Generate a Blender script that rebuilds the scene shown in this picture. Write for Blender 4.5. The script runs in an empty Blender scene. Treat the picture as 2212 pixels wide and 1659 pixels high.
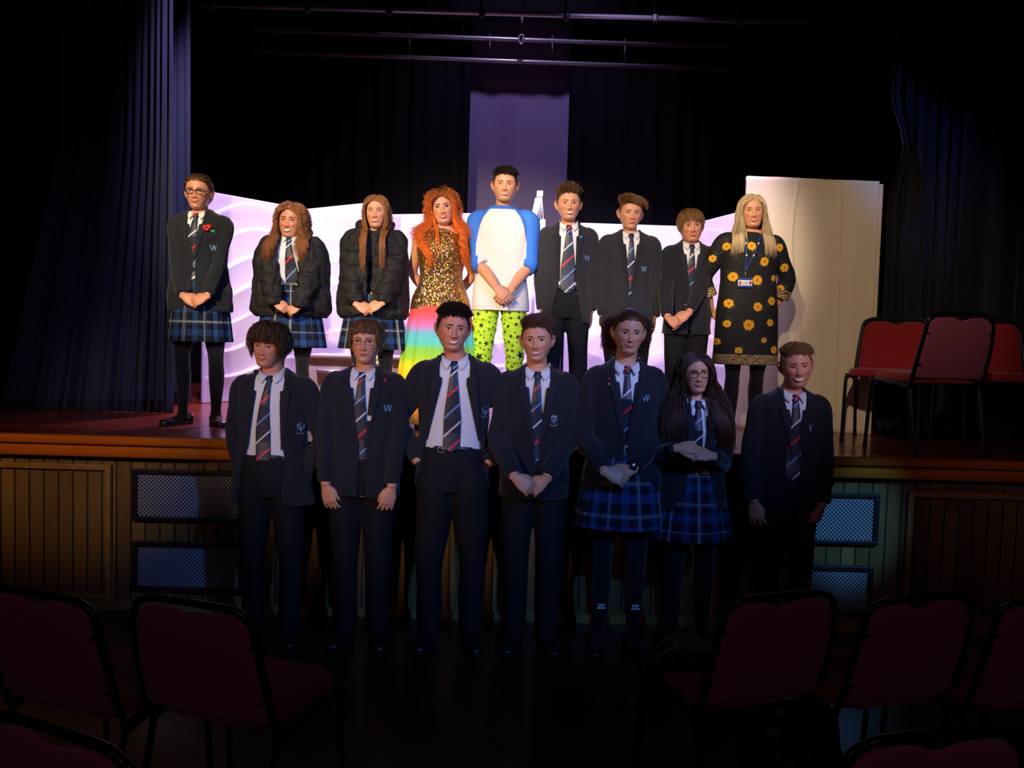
import bpy, bmesh, math, random
import numpy as np
from mathutils import Vector, Matrix, Euler
from mathutils.bvhtree import BVHTree
PI = math.pi
random.seed(7); RNG = np.random.default_rng(7)
SC = bpy.context.scene
COL = SC.collection

# ------------------------------------------------------------------ camera
F_PX, W_PX, H_PX = 1900.0, 2212.0, 1659.0
CAM_Z, PITCH, ROLL = 1.65, math.radians(3.15), math.radians(1.6)
cam_d = bpy.data.cameras.new('camera'); cam = bpy.data.objects.new('camera', cam_d); COL.objects.link(cam)
cam_d.sensor_width = 36.0; cam_d.lens = F_PX / W_PX * 36.0; cam_d.clip_end = 100; cam_d.clip_start = .05
_f = Vector((0, math.cos(PITCH), -math.sin(PITCH)))
_u0 = Vector((0, math.sin(PITCH), math.cos(PITCH))); _r0 = Vector((1, 0, 0))
_r = _r0 * math.cos(ROLL) + _u0 * math.sin(ROLL)
_u = _u0 * math.cos(ROLL) - _r0 * math.sin(ROLL)
cam.matrix_world = Matrix(((_r.x, _u.x, -_f.x, 0), (_r.y, _u.y, -_f.y, 0), (_r.z, _u.z, -_f.z, CAM_Z), (0, 0, 0, 1)))
SC.camera = cam
def at(px, py, Y):
    """point of the place seen at this pixel of the photograph, at distance Y"""
    d = _f + _r * ((px - W_PX / 2) / F_PX) - _u * ((py - H_PX / 2) / F_PX)
    t = Y / d.y
    return Vector((d.x * t, Y, CAM_Z + d.z * t))

# ------------------------------------------------------------------ world, exposure, stage and fill lights
SC.view_settings.view_transform = 'Standard'; SC.view_settings.look = 'None'
SC.view_settings.gamma = 1.0; SC.view_settings.exposure = 0.0; SC.view_settings.use_curve_mapping = False
w = bpy.data.worlds.new('world'); SC.world = w; w.use_nodes = True
w.node_tree.nodes['Background'].inputs[0].default_value = (.35, .45, .9, 1)
w.node_tree.nodes['Background'].inputs[1].default_value = .008
def spot(loc, tgt, power, color, angle, blend=.4, size=.08):
    l = bpy.data.lights.new('stage_or_fill_light', 'SPOT'); o = bpy.data.objects.new('stage_or_fill_light', l); COL.objects.link(o)
    l.energy = power; l.color = color; l.spot_size = math.radians(angle); l.spot_blend = blend; l.shadow_soft_size = size
    o.location = loc; o.rotation_euler = (Vector(tgt) - Vector(loc)).to_track_quat('-Z', 'Y').to_euler()
    return o
WARM = (1.0, .80, .50); LILAC = (.64, .47, 1.0); BLUE = (.07, .30, 1.0)
spot((-2.7, -.5, 4.7), (-1.2, 6.0, 2.60), 2700, WARM, 25.5, .45)          # warm keys on the back row
spot((-1.3, -.5, 4.7), (.85, 6.0, 2.50), 2150, WARM, 17, .6)
spot((3.6, -.5, 4.7), (.3, 6.0, 2.2), 620, (.75, .62, .9), 30, .5)
spot((-.4, -.8, 4.9), (2.35, 6.2, 2.0), 680, (1, .74, .50), 19, .8)          # dimmer warm light on the tall flat and chairs
spot((-3.2, -1.0, 3.8), (-2.6, 5.0, 1.28), 520, (1, .60, .32), 18, .8)        # added spot imitating key spill on the left end of the stage edge
spot((-1.9, 5.6, 5.2), (-1.6, 7.8, 1.9), 1000, LILAC, 62, .6)            # lilac top light on the flats
spot((.9, 5.8, 5.2), (1.0, 8.4, 1.6), 1150, LILAC, 66, .6)
spot((.1, 7.6, 6.4), (.1, 10.3, 3.2), 290, (.62, .5, 1), 70, .8)              # added lilac spot to brighten the plaster strip
spot((-1.2, 8.9, 5.4), (-1.9, 6.7, 1.0), 1300, (.8, .35, .75), 32, .8)     # pink back light on the floor
spot((2.6, -1.0, 4.2), (0, 4.6, 1.60), 1000, BLUE, 32, .9)
spot((3.0, -1.0, 2.9), (1.45, 4.6, 1.5), 230, (1, .68, .66), 12, 1)  # extra pinkish fill added for the rightmost boy in front
spot((3.6, -1.0, 3.6), (2.9, 5.0, 1.2), 60, (1, .6, .5), 16, 1)  # small lamp added to bring out the right stage edge
spot((.6, 4.2, 5.6), (2.68, 6.2, 3.05), 330, (.12, .25, 1), 15, .8)             # blue glint on the bunched curtain
spot((-1.0, .5, 4.4), (-2.8, 6.3, 1.6), 110, (.45, .6, 1), 26, 1)             # weak blue fill added to lift the left curtain
spot((-2.8, -1.0, 2.6), (-.75, 4.6, 1.60), 820, (1, .66, .48), 26, 1)
spot((2.7, 1.5, 2.8), (2.0, 5.0, .62), 420, (.12, .45, 1), 9, .6)      # blue spot added to brighten the right vent
def lamp(loc, p, col, r=.15):
    l = bpy.data.lights.new('hall_fill_light', 'POINT'); o = bpy.data.objects.new('hall_fill_light', l); COL.objects.link(o); l.energy = p; l.color = col; l.shadow_soft_size = r; o.location = loc
lamp((-2.2, -1.6, 3.4), 24, (.95, .45, .8)); lamp((2.4, -1.6, 3.4), 22, (.9, .45, .9))  # unseen fill lamps, added to make the hall chair backs show

# ------------------------------------------------------------------ materials
def lin(c):
    if isinstance(c, str):
        c = [int(c[i:i+2], 16) / 255 for i in (0, 2, 4)]
        c = [x / 12.92 if x <= .04045 else ((x + .055) / 1.055) ** 2.4 for x in c]
    return tuple(c[:3])
_M = {}
def mat(name, color, rough=.6, metal=0, bump=0, bscale=200, vary=0, vscale=8, sss=0, spec=.5, attr=False, coat=0, stretch=None, sheen=0):
    if name in _M: return _M[name]
    m = bpy.data.materials.new(name); m.use_nodes = True; nt = m.node_tree; N = nt.nodes; L = nt.links
    b = N['Principled BSDF']; c = lin(color)
    b.inputs['Base Color'].default_value = (*c, 1); b.inputs['Roughness'].default_value = rough
    b.inputs['Metallic'].default_value = metal; b.inputs['Specular IOR Level'].default_value = spec
    b.inputs['Coat Weight'].default_value = coat; b.inputs['Coat Roughness'].default_value = .15
    b.inputs['Sheen Weight'].default_value = sheen
    if sss:
        b.inputs['Subsurface Weight'].default_value = sss; b.inputs['Subsurface Radius'].default_value = (.012, .005, .003)
        b.inputs['Subsurface Scale'].default_value = 1
    tc = N.new('ShaderNodeTexCoord'); mp = N.new('ShaderNodeMapping'); L.new(tc.outputs['Object'], mp.inputs[0])
    if stretch: mp.inputs['Scale'].default_value = stretch
    src = None
    if attr:
        a = N.new('ShaderNodeAttribute'); a.attribute_name = 'Col'
        if attr == 'mul':
            mx = N.new('ShaderNodeMix'); mx.data_type = 'RGBA'; mx.blend_type = 'MULTIPLY'; mx.inputs[0].default_value = 1
            mx.inputs[6].default_value = (*c, 1); L.new(a.outputs['Color'], mx.inputs[7]); src = mx.outputs[2]
        else: src = a.outputs['Color']
        L.new(src, b.inputs['Base Color'])
    if vary:
        n = N.new('ShaderNodeTexNoise'); n.inputs['Scale'].default_value = vscale; n.inputs['Detail'].default_value = 6
        L.new(mp.outputs[0], n.inputs['Vector'])
        mr = N.new('ShaderNodeMapRange'); mr.inputs[3].default_value = 1 - vary; mr.inputs[4].default_value = 1 + vary
        mr.inputs[1].default_value = .25; mr.inputs[2].default_value = .75
        L.new(n.outputs[0], mr.inputs[0])
        mx = N.new('ShaderNodeMix'); mx.data_type = 'RGBA'; mx.blend_type = 'MULTIPLY'; mx.inputs[0].default_value = 1
        if src: L.new(src, mx.inputs[6])
        else: mx.inputs[6].default_value = (*c, 1)
        L.new(mr.outputs[0], mx.inputs[7]); L.new(mx.outputs[2], b.inputs['Base Color'])
    if bump:
        n = N.new('ShaderNodeTexNoise'); n.inputs['Scale'].default_value = bscale; n.inputs['Detail'].default_value = 4
        L.new(mp.outputs[0], n.inputs['Vector'])
        bp = N.new('ShaderNodeBump'); bp.inputs['Strength'].default_value = bump; bp.inputs['Distance'].default_value = .01
        L.new(n.outputs[0], bp.inputs['Height']); L.new(bp.outputs[0], b.inputs['Normal'])
    _M[name] = m; return m

def planks_mat(name, c1, c2, width, axis, rough=.35, length=1.6, gap=.0035, vary=.35, coat=0, gapdark=.08):
    """boards with their own tones; axis = direction across the boards (0 x, 1 y)"""
    m = bpy.data.materials.new(name); m.use_nodes = True; nt = m.node_tree; N = nt.nodes; L = nt.links
    b = N['Principled BSDF']; b.inputs['Roughness'].default_value = rough; b.inputs['Coat Weight'].default_value = coat
    b.inputs['Coat Roughness'].default_value = .12
    tc = N.new('ShaderNodeTexCoord'); sp = N.new('ShaderNodeSeparateXYZ'); L.new(tc.outputs['Object'], sp.inputs[0])
    def math_(op, a, bb=None):
        n = N.new('ShaderNodeMath'); n.operation = op
        for i, v in enumerate((a, bb)):
            if v is None: continue
            if isinstance(v, (int, float)): n.inputs[i].default_value = v
            else: L.new(v, n.inputs[i])
        return n.outputs[0]
    across = sp.outputs[axis]; along = sp.outputs[2 if axis == 0 and 'wall' in name else (1 if axis == 0 else 0)]
    q = math_('DIVIDE', across, width); idx = math_('FLOOR', q); fr = math_('FRACT', q)
    wn = N.new('ShaderNodeTexWhiteNoise'); wn.noise_dimensions = '1D'; L.new(idx, wn.inputs['W'])
    sh = math_('ADD', math_('DIVIDE', along, length), math_('MULTIPLY', wn.outputs[0], 7.3))
    wn2 = N.new('ShaderNodeTexWhiteNoise'); wn2.noise_dimensions = '2D'; cb = N.new('ShaderNodeCombineXYZ')
    L.new(idx, cb.inputs[0]); L.new(math_('FLOOR', sh), cb.inputs[1]); L.new(cb.outputs[0], wn2.inputs['Vector'])
    mp = N.new('ShaderNodeMapping'); sc = [3, 3, 3]; sc[axis] = 45; mp.inputs['Scale'].default_value = sc
    L.new(tc.outputs['Object'], mp.inputs[0])
    gr = N.new('ShaderNodeTexNoise'); gr.inputs['Scale'].default_value = 1.6; gr.inputs['Detail'].default_value = 7
    L.new(mp.outputs[0], gr.inputs['Vector'])
    f = math_('ADD', math_('MULTIPLY', wn2.outputs[0], .6), math_('MULTIPLY', gr.outputs[0], .55))
    mx = N.new('ShaderNodeMix'); mx.data_type = 'RGBA'; L.new(f, mx.inputs[0])
    mx.inputs[6].default_value = (*lin(c1), 1); mx.inputs[7].default_value = (*lin(c2), 1)
    g = math_('LESS_THAN', math_('ABSOLUTE', math_('SUBTRACT', fr, .5)), .5 - gap / width)
    ml = N.new('ShaderNodeMapRange'); L.new(g, ml.inputs[0]); ml.inputs[3].default_value = gapdark
    m2 = N.new('ShaderNodeMix'); m2.data_type = 'RGBA'; m2.blend_type = 'MULTIPLY'; m2.inputs[0].default_value = 1
    L.new(mx.outputs[2], m2.inputs[6]); L.new(ml.outputs[0], m2.inputs[7]); L.new(m2.outputs[2], b.inputs['Base Color'])
    bp = N.new('ShaderNodeBump'); bp.inputs['Strength'].default_value = .25; bp.inputs['Distance'].default_value = .004
    L.new(math_('ADD', g, math_('MULTIPLY', gr.outputs[0], .25)), bp.inputs['Height']); L.new(bp.outputs[0], b.inputs['Normal'])
    return m

# ------------------------------------------------------------------ objects and tags
def tag(o, label=None, cat=None, group=None, kind=None):
    if label: o['label'] = label
    if cat: o['category'] = cat
    if group: o['group'] = group
    if kind: o['kind'] = kind
    return o
def empty(name, loc=(0, 0, 0), rz=0):
    o = bpy.data.objects.new(name, None); COL.objects.link(o); o.location = loc; o.rotation_euler = (0, 0, rz)
    o.empty_display_size = .1; return o
def mesh_of(name, V, F, smooth=True):
    me = bpy.data.meshes.new(name); V = np.asarray(V, float)
    me.from_pydata([tuple(v) for v in V], [], [tuple(int(i) for i in f) for f in F]); me.validate(); me.update()
    me.shade_smooth() if smooth else me.shade_flat()
    return me
def obj(name, part, m=None, parent=None, smooth=True, label=None, fix=True):
    """one mesh object out of (verts, faces)"""
    me = part if isinstance(part, bpy.types.Mesh) else mesh_of(name, part[0], part[1], smooth)
    if fix and not isinstance(part, bpy.types.Mesh):
        bm = bmesh.new(); bm.from_mesh(me); bmesh.ops.recalc_face_normals(bm, faces=bm.faces); bm.to_mesh(me); bm.free()
    o = bpy.data.objects.new(name, me); COL.objects.link(o)
    if m: me.materials.append(m)
    if parent: o.parent = parent
    if label: o['label'] = label
    return o
def join(parts):
    V = []; F = []; n = 0
    for v, f in parts:
        v = np.asarray(v, float); V.append(v); F += [tuple(i + n for i in q) for q in f]; n += len(v)
    return np.vstack(V), F
def copy_tree(o, parent=None):
    c = o.copy(); COL.objects.link(c)
    if parent: c.parent = parent
    for ch in list(o.children): copy_tree(ch, c)
    return c

# ------------------------------------------------------------------ shapes
def loft(rings, cap=True, closed=True):
    n = len(rings[0]); V = np.vstack(rings); F = []
    for i in range(len(rings) - 1):
        a = i * n; b = a + n
        for j in range(n if closed else n - 1):
            k = (j + 1) % n; F.append((a + j, a + k, b + k, b + j))
    if cap:
        F.append(tuple(range(n - 1, -1, -1))); F.append(tuple(range((len(rings) - 1) * n, len(rings) * n)))
    return V, F
def ell(c, a, b, n=40, p=2.0, u=(1, 0, 0), v=(0, 1, 0)):
    t = np.linspace(0, 2 * PI, n, endpoint=False); cs, sn = np.cos(t), np.sin(t)
    x = a * np.sign(cs) * np.abs(cs) ** (2 / p); y = b * np.sign(sn) * np.abs(sn) ** (2 / p)
    return np.asarray(c) + np.outer(x, u) + np.outer(y, v)
def catmull(P, n):
    P = np.asarray(P, float)
    if len(P) == 2: return np.linspace(P[0], P[1], n)
    Q = np.vstack([2 * P[0] - P[1], P, 2 * P[-1] - P[-2]]); out = []
    for t in np.linspace(0, len(P) - 1 - 1e-9, n):
        i = int(t); f = t - i; a, b, c, d = Q[i], Q[i+1], Q[i+2], Q[i+3]
        out.append(.5 * (2 * b + (c - a) * f + (2 * a - 5 * b + 4 * c - d) * f * f + (3 * b - a - 3 * c + d) * f ** 3))
    return np.array(out)
def tube(P, r, n=16, seg=None, flat=1.0, up=(0, -1, 0), closed=False, smooth=True, cap=True):
    """tube along P; r per point (number or (a,b)); flat squeezes along 'up'"""
    P = np.asarray(P, float); R = np.array([(q, q) if np.isscalar(q) else q for q in (r if hasattr(r, '__len__') else [r] * len(P))], float)
    if seg and smooth: R = np.maximum(catmull(R, seg), 1e-4); P = catmull(P, seg)
    elif seg:
        t = np.linspace(0, len(P) - 1, seg); P2 = np.array([np.interp(t, range(len(P)), P[:, k]) for k in range(3)]).T
        R = np.array([np.interp(t, range(len(R)), R[:, k]) for k in range(2)]).T; P = P2
    rings = []; up = np.asarray(up, float); th = np.linspace(0, 2 * PI, n, endpoint=False)
    N0 = None
    for i in range(len(P)):
        if closed: T = P[(i + 1) % len(P)] - P[i - 1]
        else: T = P[min(i + 1, len(P) - 1)] - P[max(i - 1, 0)]
        T = T / (np.linalg.norm(T) + 1e-12)
        if N0 is None:
            N0 = up - T * up.dot(T)
            if np.linalg.norm(N0) < .05: N0 = np.array((1., 0, 0)) - T * T[0]
        else: N0 = N0 - T * N0.dot(T)
        N0 = N0 / np.linalg.norm(N0); B = np.cross(T, N0)
        rings.append(P[i] + np.outer(np.cos(th) * R[i][0], B) + np.outer(np.sin(th) * R[i][1] * flat, N0))
    if closed: rings.append(rings[0]); return loft(rings, cap=False)
    return loft(rings, cap=cap)
def sphere(c, r, nu=20, nv=12):
    r = (r, r, r) if np.isscalar(r) else r; rings = []
    for i in range(nv + 1):
        ph = PI * (i + .02 if i == 0 else i - .02 if i == nv else i) / nv
        rings.append(ell((c[0], c[1], c[2] + r[2] * math.cos(ph)), r[0] * math.sin(ph), r[1] * math.sin(ph), nu))
    return loft(rings)
def box(x0, x1, y0, y1, z0, z1):
    V = [(x, y, z) for z in (z0, z1) for y in (y0, y1) for x in (x0, x1)]
    return np.array(V, float), [(0, 2, 3, 1), (4, 5, 7, 6), (0, 1, 5, 4), (2, 6, 7, 3), (0, 4, 6, 2), (1, 3, 7, 5)]
def rbox(x0, x1, y0, y1, z0, z1, r=.01, seg=2):
    bm = bmesh.new(); V, F = box(x0, x1, y0, y1, z0, z1); vs = [bm.verts.new(v) for v in V]
    for f in F: bm.faces.new([vs[i] for i in f])
    bmesh.ops.bevel(bm, geom=list(bm.edges), offset=r, segments=seg, profile=.5, affect='EDGES')
    bm.verts.index_update(); V = np.array([v.co[:] for v in bm.verts]); F = [tuple(v.index for v in f.verts) for f in bm.faces]
    bm.free(); return V, F
def plate(P2, y0, y1):
    """polygon in x,z extruded in y"""
    n = len(P2); V = [(x, y0, z) for x, z in P2] + [(x, y1, z) for x, z in P2]
    F = [tuple(range(n)), tuple(range(2 * n - 1, n - 1, -1))] + [(i, (i + 1) % n, n + (i + 1) % n, n + i) for i in range(n)]
    return np.array(V, float), F
def xform(part, M):
    V = np.asarray(part[0]); A = np.array(M); return V @ A[:3, :3].T + A[:3, 3], part[1]
def sheet(fn, nu, nv, thick=.003):
    """thin solid sheet: fn(u,v)->(point, normal); u,v in 0..1"""
    A = []; B = []
    for j in range(nv + 1):
        for i in range(nu + 1):
            p, nrm = fn(i / nu, j / nv); p = np.asarray(p, float); nrm = np.asarray(nrm, float)
            A.append(p); B.append(p + nrm * thick)
    n = (nu + 1) * (nv + 1); F = []
    for j in range(nv):
        for i in range(nu):
            a = j * (nu + 1) + i; q = (a, a + 1, a + nu + 2, a + nu + 1); F.append(q); F.append(tuple(x + n for x in reversed(q)))
    edge = [i for i in range(nu + 1)] + [j * (nu + 1) + nu for j in range(1, nv + 1)] + [nv * (nu + 1) + i for i in range(nu - 1, -1, -1)] + [j * (nu + 1) for j in range(nv - 1, 0, -1)]
    for i in range(len(edge)):
        a, b = edge[i], edge[(i + 1) % len(edge)]; F.append((b, a, a + n, b + n))
    return np.array(A + B), F
def union(parts, voxel=.006, smooth=2, fac=.5):
    """one continuous surface grown round overlapping closed shells"""
    V, F = join(parts); me = mesh_of('u', V, F); o = bpy.data.objects.new('u', me); COL.objects.link(o)
    r = o.modifiers.new('r', 'REMESH'); r.mode = 'VOXEL'; r.voxel_size = voxel; r.use_smooth_shade = True
    if smooth:
        s = o.modifiers.new('s', 'SMOOTH'); s.factor = fac; s.iterations = smooth
    dg = bpy.context.evaluated_depsgraph_get(); dg.update()
    out = bpy.data.meshes.new_from_object(o.evaluated_get(dg)); bpy.data.objects.remove(o); bpy.data.meshes.remove(me)
    out.shade_smooth(); return out
def coords(me):
    a = np.empty(len(me.vertices) * 3); me.vertices.foreach_get('co', a); return a.reshape(-1, 3)
def normals(me):
    a = np.empty(len(me.vertices) * 3); me.vertex_normals.foreach_get('vector', a); return a.reshape(-1, 3)
def set_coords(me, V): me.vertices.foreach_set('co', np.asarray(V, float).ravel()); me.update()
def paint(me, rgb):
    """the thing's own colours, per vertex (linear rgb)"""
    a = me.color_attributes.new('Col', 'FLOAT_COLOR', 'POINT'); n = len(me.vertices)
    rgba = np.ones((n, 4)); rgba[:, :3] = rgb; a.data.foreach_set('color', rgba.ravel())
def wob(P, scale, seed, octs=5, stretch=(1, 1, 1)):
    g = np.random.default_rng(seed); out = np.zeros(len(P)); Q = P * np.asarray(stretch)
    warp = np.sin(Q[:, [1, 2, 0]] * scale * .7 + g.uniform(0, 6, 3)) * .5 / scale
    for _ in range(octs):
        k = g.normal(size=3); k = k / np.linalg.norm(k) * scale * g.uniform(.7, 1.6)
        out += np.sin((Q + warp) @ k + g.uniform(0, 6))
    return out / octs
def fold(me, amp, scale, seed, stretch=(1, 1, 1), sharp=True, mask=None):
    V = coords(me); N = normals(me); h = wob(V, scale, seed, stretch=stretch)
    if sharp: h = 1 - 2 * np.abs(h) * 1.6
    d = amp * h
    if mask is not None: d = d * mask(V)
    set_coords(me, V + N * d[:, None]); me.shade_smooth()
def bvh_of(me_or_part):
    if isinstance(me_or_part, bpy.types.Mesh):
        return BVHTree.FromPolygons([v.co for v in me_or_part.vertices], [tuple(p.vertices) for p in me_or_part.polygons])
    return BVHTree.FromPolygons([Vector(v) for v in me_or_part[0]], [tuple(f) for f in me_or_part[1]])
def front(bvh, x, z, default=-.1, y0=-1.0):
    h = bvh.ray_cast(Vector((x, y0, z)), Vector((0, 1, 0)))
    return h[0].y if h[0] is not None else default
def conform(bvh, polys, cx, cz, s, off=.002, th=.002, sub=1):
    """small embroidered or pinned shapes laid on a surface facing -y"""
    parts = []
    for P in polys:
        P = [(cx + x * s, cz + z * s) for x, z in P]; n = len(P)
        A = [(x, front(bvh, x, z) - off, z) for x, z in P]; B = [(x, y + th, z) for x, y, z in A]
        parts.append((np.array(A + B), [tuple(range(n)), tuple(range(2 * n - 1, n - 1, -1))] + [(i, (i + 1) % n, n + (i + 1) % n, n + i) for i in range(n)]))
    return join(parts)
# ------------------------------------------------------------------ the setting
DECK = 1.016; YF = 4.97            # deck height, front of the stage
m_deck = planks_mat('deck boards', '8a3c1c', '5c2410', .085, 1, rough=.32, length=2.2, vary=.3, coat=.35, gapdark=.35)
m_lip = mat('varnished lip', 'c46a1e', rough=.28, vary=.3, vscale=4, coat=.4, stretch=(.4, 4, 14))
m_wallb = planks_mat('wall boards', '8a6a34', '4a3314', .084, 0, rough=.55, length=3.1, gap=.006, gapdark=.12)
m_mould = mat('moulding wood', '8a6a36', rough=.45, vary=.3, vscale=20)
m_hall = planks_mat('hall boards', '40281a', '22150c', .075, 0, rough=.4, length=2.5, coat=.2, gapdark=.3)
m_black = mat('black serge', '0d0c10', rough=.95, bump=.1, spec=.1)
m_drape = mat('slate velvet', '2a3140', rough=.9, bump=.15, bscale=300, spec=.12, sheen=.05)
m_draped = mat('dark velvet', '10131b', rough=.7, bump=.15, bscale=300, spec=.2, sheen=.1)
m_plaster = mat('plaster', '6e6284', rough=.9, vary=.06, vscale=3)
m_dark = mat('dark paint', '20242c', rough=.8)
m_steel = mat('galvanised', '9a98a0', rough=.4, metal=.7)
m_iron = mat('black iron', '15151a', rough=.45, metal=.3)
m_mesh = mat('grille metal', 'a8acb4', rough=.38, metal=.35)
m_void = mat('duct', '12161e', rough=.9)

def st(name, part, m, smooth=False):
    o = obj(name, part, m, smooth=smooth); o['kind'] = 'structure'; return o
st('floor', box(-7, 7, -2.2, YF + .1, -.05, 0), m_hall)
st('wall_back', box(-7, 7, 10.4, 10.5, -.05, 7), m_plaster)
st('wall_left', box(-7.1, -7, -2.2, 10.5, -.05, 7), m_dark)
st('wall_right', box(7, 7.1, -2.2, 10.5, -.05, 7), m_dark)
st('ceiling', box(-7.1, 7.1, -2.3, 10.5, 7, 7.1), m_dark)
st('wall_rear', box(-7.1, 7.1, -2.3, -2.2, -.05, 7), m_dark)
st('stage_floor', box(-7, 7, YF, 10.4, .93, DECK), m_deck)
# front of the stage
st('wall_front_of_stage', box(-7, 7, YF + .07, YF + .12, 0, .93), m_wallb)
lip = empty('stage_edge'); tag(lip, kind='structure', label='two-tier varnished orange wooden nosing along the front of the stage', cat='stage edge')
def nosing(y0, z0, z1):
    pr = []
    for x in (-7, 7):
        t = np.linspace(-PI / 2, PI / 2, 9); h = (z1 - z0) / 2; r = min(h, .02)
        pts = [(x, YF + .1, z0)] + [(x, y0 + .012 - .012 * math.cos(a), (z0 + z1) / 2 + h * math.sin(a)) for a in t] + [(x, YF + .1, z1)]
        pr.append(np.array(pts))
    return loft(pr)
obj('nosing', nosing(YF - .03, .968, DECK + .002), m_lip, lip)
obj('fascia', nosing(YF - .012, .895, .958), m_lip, lip)
def frame_panel(x0, x1, z0, z1, w_, y, d, name='moulded_panel'):
    pts = []
    P = []
    for (a, b, c, dd) in ((x0, x1, z1 - w_, z1), (x0, x1, z0, z0 + w_)): P.append(rbox(a, b, y - d, y + .01, c, dd, .006))
    for (a, b) in ((x0, x0 + w_), (x1 - w_, x1)): P.append(rbox(a, b, y - d, y + .01, z0 + w_ * .9, z1 - w_ * .9, .006))
    return join(P)
YB = YF + .07
xl = at(243, 1150, YB).x; xr = at(1955, 1150, YB).x
for nm, a, b in (('trim_1', -4.2, xl), ('trim_2', xr, 4.2)):
    st(nm, frame_panel(a, b, .055, .845 if a < 0 else .82, .035, YB, .028), m_mould)
st('trim_3', box(-7, 7, YB - .03, YB + .01, 0, .05), m_mould)
# vent grilles
def grille(x0, x1, z0, z1):
    g = empty('vent_grille', ((x0 + x1) / 2, YB, z0)); cx = (x0 + x1) / 2; fw = .026
    x0 -= cx; x1 -= cx; h = z1 - z0
    P = [rbox(x0, x1, -.035, .0, 0, fw, .004), rbox(x0, x1, -.035, .0, h - fw, h, .004), rbox(x0, x0 + fw, -.034, .0, fw, h - fw, .004), rbox(x1 - fw, x1, -.034, .0, fw, h - fw, .004)]
    obj('frame', join(P), m_iron, g, smooth=False)
    obj('backing', box(x0 + fw, x1 - fw, -.004, -.001, fw, h - fw), m_void, g, smooth=False)
    bars = []; a0, a1, b0, b1 = x0 + fw, x1 - fw, fw, h - fw; pitch = .0235; t = .0032
    for sgn in (1, -1):
        c = (a0 - b1) if sgn > 0 else (a0 + b0); cend = (a1 - b0) if sgn > 0 else (a1 + b1)
        while c < cend:   # line x - sgn*z = c
            zs = []
            for z in (b0, b1):
                x = c + sgn * z
                if a0 <= x <= a1: zs.append((x, z))
            for x in (a0, a1):
                z = (x - c) * sgn
                if b0 < z < b1: zs.append((x, z))
            if len(zs) >= 2:
                (xa, za), (xb, zb) = zs[0], zs[-1]; L = math.hypot(xb - xa, zb - za)
                if L > .005:
                    nx, nz = -(zb - za) / L * t, (xb - xa) / L * t
                    y = -.014 - .002 * sgn
                    bars.append(plate([(xa + nx, za + nz), (xb + nx, zb + nz), (xb - nx, zb - nz), (xa - nx, za - nz)], y, y + .004))
            c += pitch
    obj('mesh_panel', join(bars), m_mesh, g, smooth=False)
    return g
def X(px, py=1150, Y=YB): return at(px, py, Y).x
G = [(X(289), X(289) + .64, .525, .825, 'upper black framed metal mesh vent at the left of the stage front'),
     (X(291), X(291) + .64, .115, .405, 'lower black framed metal mesh vent at the left of the stage front'),
     (X(1893) - .64, X(1893), .500, .800, 'brightly blue-lit upper mesh vent at the right of the stage front'),
     (X(1887) - .64, X(1887), .085, .375, 'dim blue lower mesh vent right of centre behind the hall chairs')]
for x0, x1, z0, z1, lb in G: tag(grille(x0, x1, z0, z1), lb, 'vent', 'metal mesh vents in the stage front')

# ------------------------------------------------------------------ curtains
def curtain(name, xs, zs, y, folds, amp, seed, m, parent=None, yslope=0, nu=260, nv=50, extra=None):
    """xs(v)->(x0,x1) for v from 0 bottom to 1 top"""
    g = np.random.default_rng(seed); ph = np.cumsum(g.uniform(.6, 1.4, folds + 2)); ph = ph / ph[-1]
    def fn(u, v):
        x0, x1 = xs(v); x = x0 + (x1 - x0) * u
        q = np.interp(u, np.linspace(0, 1, len(ph)), ph) * folds * 2 * PI
        a = amp * (.6 + .4 * math.sin(q * .23 + seed) * math.sin(q * .11 + 2 * seed + v)) * (1.15 - .5 * v); u = u + .012 * math.sin(q * .31 + 3 * v)
        yy = y + yslope * u + a * math.sin(q + .4 * math.sin(v * 3 + seed)) + a * .35 * math.sin(2.3 * q + 1 + v)
        if extra: dx, dy = extra(u, v); x += dx; yy += dy
        return (x, yy, zs[0] + (zs[1] - zs[0]) * v), (0, 1, 0)
    return obj(name, sheet(fn, nu, nv, .006), m, parent)
c = curtain('stage_curtain', lambda v: (X(8 + 100 * min(1, v * 3) + 60 * v, 800, 6.35), X(376 - 10 * v, 800, 6.35)), (DECK + .006, 6.6), 6.35, 15, .05, 3, m_drape)
tag(c, 'slate grey pleated stage curtain pooling wide on the left of the stage', 'curtain')
c = curtain('stage_curtain', lambda v: (X(372, 800, 7.0), X(412 - 14 * v, 800, 7.0)), (DECK + .03, 6.6), 7.0, 3, .04, 5, m_drape, nu=60)
tag(c, 'narrow dark curtain edge showing just behind the big left stage curtain', 'curtain')
c = curtain('stage_curtain', lambda v: (-4.6, X(14 + 60 * v, 800, 6.5)), (DECK + .006, 6.6), 6.6, 8, .05, 9, m_black, nu=120)
tag(c, 'black side curtain at the far left edge of the stage', 'curtain')
def bunch(u, v):
    k = math.exp(-((v - .36) / .09) ** 2) * math.exp(-(u / .16) ** 2)
    return (.05 * k * math.sin(v * 40) - .04 * k, -.20 * k)
c = curtain('stage_curtain', lambda v: (X(1912 - 6 * v, 500, 6.3), X(2105, 500, 6.3)), (DECK + .006, 6.6), 6.3, 9, .045, 12, m_draped, extra=bunch)
tag(c, 'dark stage curtain on the right, bunched into a shiny blue-lit fold', 'curtain')
c = curtain('stage_curtain', lambda v: (X(2080, 500, 6.0), 4.6), (DECK + .006, 6.6), 6.05, 6, .03, 14, m_draped, nu=120)
tag(c, 'flat dark blue-grey side curtain at the far right edge of the stage', 'curtain')
YC = 10.0
xa = X(1008, 470, YC); xat = X(1021, 60, YC); xb = X(1227, 300, YC)
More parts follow.
